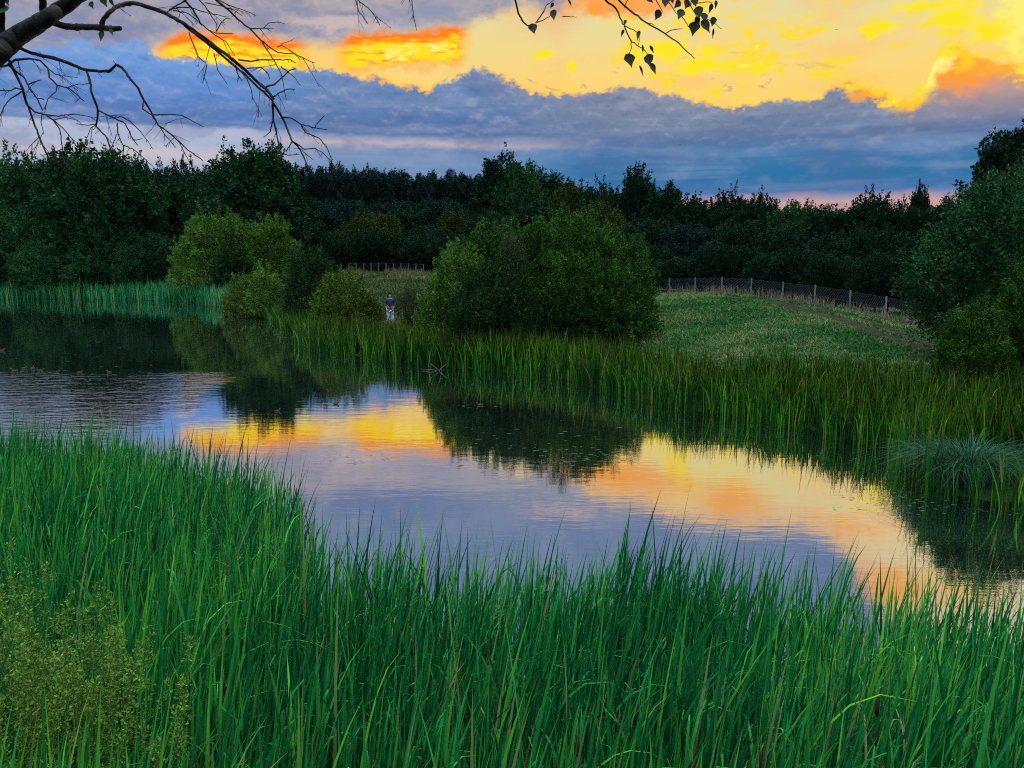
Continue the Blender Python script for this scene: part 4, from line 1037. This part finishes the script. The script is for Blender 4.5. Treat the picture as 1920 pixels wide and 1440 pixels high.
branch([(2.2, .9, [(-40, 132), (0, 125), (15, 122), (30, 112), (55, 110), (75, 113), (90, 128), (92, 145), (107, 160), (130, 166), (145, 178), (158, 190)]),
        (2.6, .9, [(10, 98), (22, 125), (35, 150), (42, 165), (47, 185), (55, 205), (65, 235), (75, 260), (88, 290), (93, 302), (96, 315)]),
        (1.5, .7, [(50, 195), (65, 210), (85, 215), (100, 225), (112, 242), (116, 270), (119, 300), (128, 312)]), (1.2, .5, [(85, 215), (110, 218), (140, 214), (165, 218), (178, 222)]),
        (1.6, .9, [(15, 122), (45, 145), (58, 170), (70, 185), (80, 207)]), (1.5, .8, [(41, 168), (30, 165), (20, 170), (-10, 170)]), (1.3, .7, [(40, 172), (20, 185), (8, 200), (0, 218)]),
        (1, .7, [(100, 224), (118, 240), (135, 260), (143, 274)]), (1, .5, [(117, 280), (95, 288), (77, 293)]), (.8, .4, [(75, 255), (60, 270), (47, 284)]), (1, .6, [(107, 160), (105, 172), (90, 185), (82, 205)]),
        (.9, .5, [(92, 130), (105, 140), (120, 142), (145, 145)]), (1.2, .8, [(54, 158), (65, 153), (76, 150)]), (.9, .6, [(70, 185), (76, 185), (83, 186)]), (.9, .5, [(79, 210), (77, 230), (82, 252)]),
        (.9, .5, [(100, 225), (125, 220), (145, 226)]), (.9, .5, [(125, 165), (145, 158), (168, 157)]), (1, .6, [(33, 112), (36, 125), (39, 140)])])
branch([(1.2, .5, [(660, -60), (667, 0), (672, 20), (685, 38)]), (1.1, .5, [(664, -40), (672, 0), (695, 20), (705, 35), (712, 47)]), (1.1, .5, [(765, -80), (772, 0), (775, 30), (781, 57)]),
        (2, .8, [(700, -190), (680, -120), (660, -60)]), (2, .8, [(720, -188), (760, -130), (765, -80)])])
YR_ = 3.9
branch([(4, 3, [(1000, -190), (1100, -120), (1140, -60)]), (2.0, 1, [(960, -100), (966, 0), (972, 25), (981, 41), (989, 48), (997, 50)]), (1.0, .6, [(1006, 41), (1020, 21), (1025, 9), (1038, 0), (1060, -60)]), (.9, .5, [(1004, 43), (1018, 38), (1030, 32), (1038, 22)]),
        (.8, .4, [(1055, 31), (1068, 31), (1081, 32)]), (1.8, .8, [(1100, -60), (1135, 0), (1155, 16), (1166, 39), (1171, 50), (1183, 76), (1194, 85)]), (.9, .5, [(1183, 76), (1184, 90), (1180, 100)]), (.9, .5, [(1171, 48), (1188, 56), (1199, 64), (1197, 84)]),
        (.9, .5, [(1194, 85), (1205, 90), (1216, 104)]), (1.8, .7, [(1130, -60), (1160, 0), (1178, 17), (1208, 40), (1247, 63), (1272, 80), (1293, 101), (1302, 109)]), (.9, .5, [(1247, 63), (1262, 56), (1279, 54)]), (.8, .4, [(1208, 41), (1222, 44), (1227, 48)]),
        (1.0, .5, [(1210, -60), (1230, 0), (1238, 14), (1242, 23)]), (1.2, .6, [(1240, -60), (1254, 4), (1268, 26)]), (.9, .5, [(1279, 32), (1286, 42), (1293, 52)]), (1.4, .7, [(1270, -60), (1290, 0), (1300, 20), (1308, 34)]), (1.0, .5, [(1300, 8), (1318, 5), (1336, 4)]),
        (.8, .4, [(1325, 35), (1340, 44), (1353, 54)]), (.9, .5, [(1180, -10), (1174, 5), (1171, 15)])], Y=YR_, spur=False)
def leaf(mb, px, py, r, Y, ang_=-90, narrow=1.0):
    c = at_y(px, py, Y + rb.uniform(-.1, .1)) - bo; s = r * Y / FPX; a = R(ang_ + rb.uniform(-25, 25))
    ax = Vector((math.cos(a), rb.uniform(-.3, .3), math.sin(a))).normalized(); nrm = Vector((rb.uniform(-.4, .4), -1, rb.uniform(-.4, .4))); sd = ax.cross(nrm).normalized() * narrow; up_ = sd.cross(ax).normalized()
    prof = [(-1, 0), (-.85, .45), (-.5, .88), (-.1, .95), (.3, .7), (.7, .33), (1.25, 0)]
    v = []; f = []
    for t, w in prof:
        w2 = w * rb.uniform(.92, 1.08)
        v += [c + ax * s * t - sd * s * w2 + up_ * s * .22 * w, c + ax * s * t - up_ * s * .12, c + ax * s * t + sd * s * w2 + up_ * s * .22 * w]
    for i in range(len(prof) - 1):
        for j in (0, 1): k = i * 3 + j; f.append((k, k + 1, k + 4, k + 3))
    mb.add(v, f)
mb = MB()
for (px, py, r, a, nr) in [(999, 53, 9, -90, 1), (1038, 27, 9, -70, .8), (1035, 10, 5, -110, .6), (1068, 5, 6, -80, .4), (1180, 112, 12, -70, .95), (1217, 112, 11, -60, .85), (1225, 128, 10, -80, .5), (1202, 132, 9, -75, .3), (1197, 66, 9, -85, .4),
                    (1167, 62, 7, -110, .4), (1172, 42, 5, -80, .7), (1205, 92, 7, -60, .3), (1222, 92, 7, -70, .4), (1233, 27, 9, -110, .9), (1276, 26, 9, -130, .9), (1248, 3, 9, -90, .9), (1218, 0, 7, -20, .8), (1288, 8, 8, -100, 1), (1310, 22, 10, -100, .9), (1302, 3, 8, -80, 1),
                    (1302, 52, 11, -90, .95), (1323, 48, 12, -85, .7), (1337, 40, 8, -80, .8), (1332, 15, 8, -90, .6), (1342, 8, 7, -80, .5), (1337, 62, 8, -80, .25), (1270, 8, 8, -110, .8), (1320, 32, 8, -70, .9), (1260, -6, 9, -90, 1), (1308, 38, 7, -60, .8)]:
    leaf(mb, px, py, r, YR_, a, nr)
link('leaves', mb.mesh('leaves'), M['leaf_dark'], birch)
mb = MB()
for (px, py, r, a, nr) in [(191, 66, 9, -85, .7), (172, 9, 6, -90, .95), (196, 1, 9, -80, 1), (210, 4, 7, -90, .6), (209, 60, 7, -70, .5), (8, 18, 9, -120, 1), (14, 2, 7, -90, 1)]:
    leaf(mb, px, py, r, YB, a, nr)
link('leaves', mb.mesh('leaves'), M['leaf_green'], birch)

# ------------------------------------------------------------------ person
def skin_mesh(name, nodes, edges, mat, parent, lvl=2, root=0):
    me = bpy.data.meshes.new(name + '_src'); me.from_pydata([n[0] for n in nodes], edges, []); o = bpy.data.objects.new(name + '_src', me); SC.collection.objects.link(o)
    o.modifiers.new('s', 'SKIN'); 
    for i, n in enumerate(nodes):
        sv = me.skin_vertices[0].data[i]; sv.radius = n[1] if isinstance(n[1], tuple) else (n[1], n[1]); sv.use_root = (i == root)
    s = o.modifiers.new('b', 'SUBSURF'); s.levels = lvl; s.render_levels = lvl
    dg = bpy.context.evaluated_depsgraph_get(); ev = o.evaluated_get(dg); m2 = bpy.data.meshes.new_from_object(ev)
    bpy.data.objects.remove(o); m2.name = name; m2.materials.clear(); m2.materials.append(mat)
    m2.polygons.foreach_set('use_smooth', np.ones(len(m2.polygons), dtype=bool))
    return link(name, m2, None, parent)
pp = at_y(731, 550, 50.0); pz = H1(pp.x, 50.0)
print('person', pp, pz)
pe = empty('person', (pp.x, 50.0, pz)); tag(pe, 'person standing on the far bank in a dark blue top and pale blue trousers', 'person')
S_ = (pp.z - pz) / 1.75
S_ = min(max(S_, .85), 1.1); pe.scale = (S_,) * 3
nodes = [((0, 0, .95), .13), ((0, 0, 1.12), (.14, .10)), ((0, 0, 1.32), (.16, .11)), ((0, 0, 1.44), (.10, .08)), ((0, 0, 1.51), .055), ((0, -.01, 1.60), (.075, .09)), ((0, 0, 1.69), (.07, .085)),
         ((.17, 0, 1.40), .055), ((.24, .02, 1.13), .042), ((.20, -.10, .92), .034), ((.19, -.14, .86), (.02, .035)),
         ((-.17, 0, 1.40), .055), ((-.24, .02, 1.13), .042), ((-.20, -.10, .92), .034), ((-.19, -.14, .86), (.02, .035)),
         ((.09, 0, .86), .09), ((.10, 0, .48), .06), ((.10, .02, .09), .042), ((.10, -.12, .04), (.04, .03)),
         ((-.09, 0, .86), .09), ((-.10, 0, .48), .06), ((-.10, .02, .09), .042), ((-.10, -.12, .04), (.04, .03))]
edges = [(0, 1), (1, 2), (2, 3), (3, 4), (4, 5), (5, 6), (2, 7), (7, 8), (8, 9), (9, 10), (2, 11), (11, 12), (12, 13), (13, 14), (0, 15), (15, 16), (16, 17), (17, 18), (0, 19), (19, 20), (20, 21), (21, 22)]
for sx in (1, -1):
    hnd = 10 if sx > 0 else 14
    for k_, (ox, ln) in enumerate([(-.025, .07), (-.008, .08), (.009, .075), (.025, .06)]):
        i0 = len(nodes); b0 = Vector((sx * .19, -.14, .86)); nodes += [((b0.x, b0.y + ox, b0.z - .05), .009), ((b0.x - sx * .012, b0.y + ox - .01, b0.z - .05 - ln * .6), .008), ((b0.x - sx * .03, b0.y + ox - .012, b0.z - .05 - ln), .007)]
        edges += [(hnd, i0), (i0, i0 + 1), (i0 + 1, i0 + 2)]
    i0 = len(nodes); nodes += [((sx * .18, -.18, .84), .010), ((sx * .165, -.20, .80), .008)]; edges += [(hnd, i0), (i0, i0 + 1)]
skin_mesh('body', nodes, edges, M['skin'], pe)
sh_nodes = [((0, 0, .93), (.17, .14)), ((0, 0, 1.14), (.165, .125)), ((0, 0, 1.32), (.185, .13)), ((0, 0, 1.43), (.12, .10)), ((.18, 0, 1.40), .075), ((.245, .02, 1.14), .060), ((.225, -.05, 1.0), .050), ((-.18, 0, 1.40), .075), ((-.245, .02, 1.14), .060), ((-.225, -.05, 1.0), .050)]
skin_mesh('jumper', sh_nodes, [(0, 1), (1, 2), (2, 3), (2, 4), (4, 5), (5, 6), (2, 7), (7, 8), (8, 9)], M['navy'], pe)
skin_mesh('belt', [((0, 0, .88), (.20, .165)), ((0, 0, .96), (.20, .165))], [(0, 1)], M['black'], pe)
skin_mesh('trousers', [((0, 0, .93), (.19, .155)), ((.09, 0, .78), .125), ((.11, 0, .46), .10), ((.11, .02, .10), .075), ((-.09, 0, .78), .125), ((-.11, 0, .46), .10), ((-.11, .02, .10), .075)], [(0, 1), (1, 2), (2, 3), (0, 4), (4, 5), (5, 6)], M['paleblue'], pe)
skin_mesh('hair', [((0, .02, 1.68), (.085, .095)), ((0, .035, 1.74), (.07, .08)), ((0, .06, 1.62), (.07, .06))], [(0, 1), (0, 2)], M['hair'], pe)
mb = MB()
for sx in (-1, 1): mb.tube([(sx * .03, -.095, 1.635), (sx * .03, -.102, 1.635)], [.010, .006], 6)
link('eyes', mb.mesh('eyes'), M['black'], pe)
mb = MB(); mb.tube([(0, -.088, 1.63), (0, -.118, 1.595), (0, -.095, 1.585)], [.008, .014, .008], 6); mb.tube([(-.022, -.094, 1.555), (0, -.098, 1.553), (.022, -.094, 1.555)], .005, 5); link('face', mb.mesh('face'), M['skin'], pe)

# ------------------------------------------------------------------ ducks and birds
def make_duck():
    e = empty('duck', (0, 0, 0))
    mb = MB(); N_ = 9
    prof = [(-.20, .02, .07), (-.15, .05, .065), (-.06, .085, .055), (.04, .09, .055), (.12, .065, .065), (.16, .02, .08)]
    v = []; f = []
    for x, r, z in prof:
        for k_ in range(N_):
            q = 2 * math.pi * k_ / N_; v.append((x, r * math.cos(q), z + r * .75 * math.sin(q)))
    for i in range(len(prof) - 1):
        for k_ in range(N_): f.append((i * N_ + k_, i * N_ + (k_ + 1) % N_, (i + 1) * N_ + (k_ + 1) % N_, (i + 1) * N_ + k_))
    f += [tuple(range(N_ - 1, -1, -1)), tuple(range((len(prof) - 1) * N_, len(prof) * N_))]
    mb.add(v, f)
    mb.tube([(.11, 0, .09), (.15, 0, .14), (.165, 0, .19), (.175, 0, .215), (.185, 0, .24)], [.045, .032, .034, .038, .018], 8)
    mb.tube([(-.18, 0, .09), (-.26, 0, .13)], [.03, .006], 6)
    link('body', mb.mesh('body'), M['feather'], e)
    mb = MB(); mb.tube([(.20, 0, .215), (.235, 0, .205), (.25, 0, .202)], [.014, .010, .007], 6); link('bill', mb.mesh('bill'), M['bill'], e)
    mb = MB()
    for sgn in (-1, 1): mb.tube([(.08, sgn * .080, .085), (-.04, sgn * .088, .095), (-.17, sgn * .03, .105)], [.02, .035, .006], 6)
    link('wing', mb.mesh('wing'), M['feather'], e)
    return e
dk = make_duck()
dpos = [(27, 697, 1.2, 'leftmost duck of the flock near the left edge of the pond'), (45, 691, .8, 'duck second from the left in the far flock'), (62, 692, 1.1, 'duck at the crowded middle of the far flock'),
        (76, 696, 1.0, 'duck just right of the crowded middle of the far flock'), (94, 700, .8, 'small duck near the right of the far flock'), (107, 699, .8, 'last duck at the right of the far flock'),
        (267, 750, .85, 'left one of the pair of dark ducks left of the orange reflection'), (286, 750, .85, 'right one of the pair of dark ducks left of the orange reflection'),
        (630, 758, .8, 'lone small duck in the yellow reflection at centre left'), (520, 771, .7, 'duck at the lower edge of the dark tree reflection'), (900, 760, .8, 'lone duck on the dark reflection of the big willow'), (150, 699, .8, 'duck alone to the right of the far flock'), (205, 699, .9, 'duck furthest right in the line of the far flock, on the ripples'),
        (183, 765, .9, 'duck on the rippled water just above the left reeds'), (198, 768, .8, 'duck close behind another one on the ripples just above the left reeds'), (4, 658, 1.0, 'pale duck at the extreme left edge of the pond')]
for i, (px, py, s, lb) in enumerate(dpos):
    o = dk if i == 0 else copy_tree(dk); p = at_z(px, py, 0); o.location = (p.x, p.y, -.012); o.rotation_euler = (0, 0, [3.0, .3, 2.0, .5, 3.3, .1, 1.9, 2.6, 0.1, .2, 3.2, .4, 2.9, .2, 3.4, .1][i]); o.scale = (s * .6,) * 3
    tag(o, lb, 'duck', 'ducks swimming on the pond')
def make_bird():
    e = empty('bird', (0, 0, 0)); mb = MB(); mb.tube([(-.12, 0, 0), (-.05, 0, 0), (.05, 0, .01), (.11, 0, .015), (.14, 0, .01)], [.008, .03, .035, .02, .004], 7); link('body', mb.mesh('body'), M['feather'], e)
    for sg in (-1, 1):
        mb = MB(); v = [(.06, sg * .02, .02), (-.05, sg * .02, .02), (-.04, sg * .17, .09), (.07, sg * .15, .10), (-.06, sg * .34, .05), (.0, sg * .33, .06)]
        v += [(a, c, d_ - .006) for a, c, d_ in v]
        mb.add(v, [(0, 1, 2, 3), (3, 2, 4, 5), (6, 9, 8, 7), (9, 11, 10, 8), (0, 3, 9, 6), (3, 5, 11, 9), (5, 4, 10, 11), (4, 2, 8, 10), (2, 1, 7, 8), (1, 0, 6, 7)])
        link('wing', mb.mesh('wing', False), M['feather'], e)
    return e
bd = make_bird()
for i, (px, py, lb) in enumerate([(1275, 272, 'tiny dark bird flying in front of the blue cloud bank right of centre'), (1568, 56, 'tiny dark bird flying in the yellow part of the sky'), (1797, 360, 'tiny dark bird flying low above the right skyline trees')]):
    o = bd if i == 0 else copy_tree(bd); o.location = at_y(px, py, 120); o.rotation_euler = (0, .2, .6 + i); o.scale = (.8,) * 3; tag(o, lb, 'bird', 'birds in the sky')
# dead sticks in the water
mb = MB(); a = at_z(822, 696, 0); mb.tube([a + Vector((-.05, 0, -.1)), a + Vector((.1, .1, .10)), a + Vector((.34, .1, .30))], [.013, .012, .005], 6); mb.tube([a + Vector((-.7, .2, .02)), a + Vector((-.35, .1, .06)), a + Vector((-.05, 0, .02))], [.005, .009, .008], 6)
mb.tube([a + Vector((0, .02, .05)), a + Vector((-.35, .1, .32))], [.012, .005], 5)
tag(link('fallen_branch', mb.mesh('fallen_branch'), M['post_wood']), 'pale forked dead branch sticking out of the water by the far reeds', 'branch')
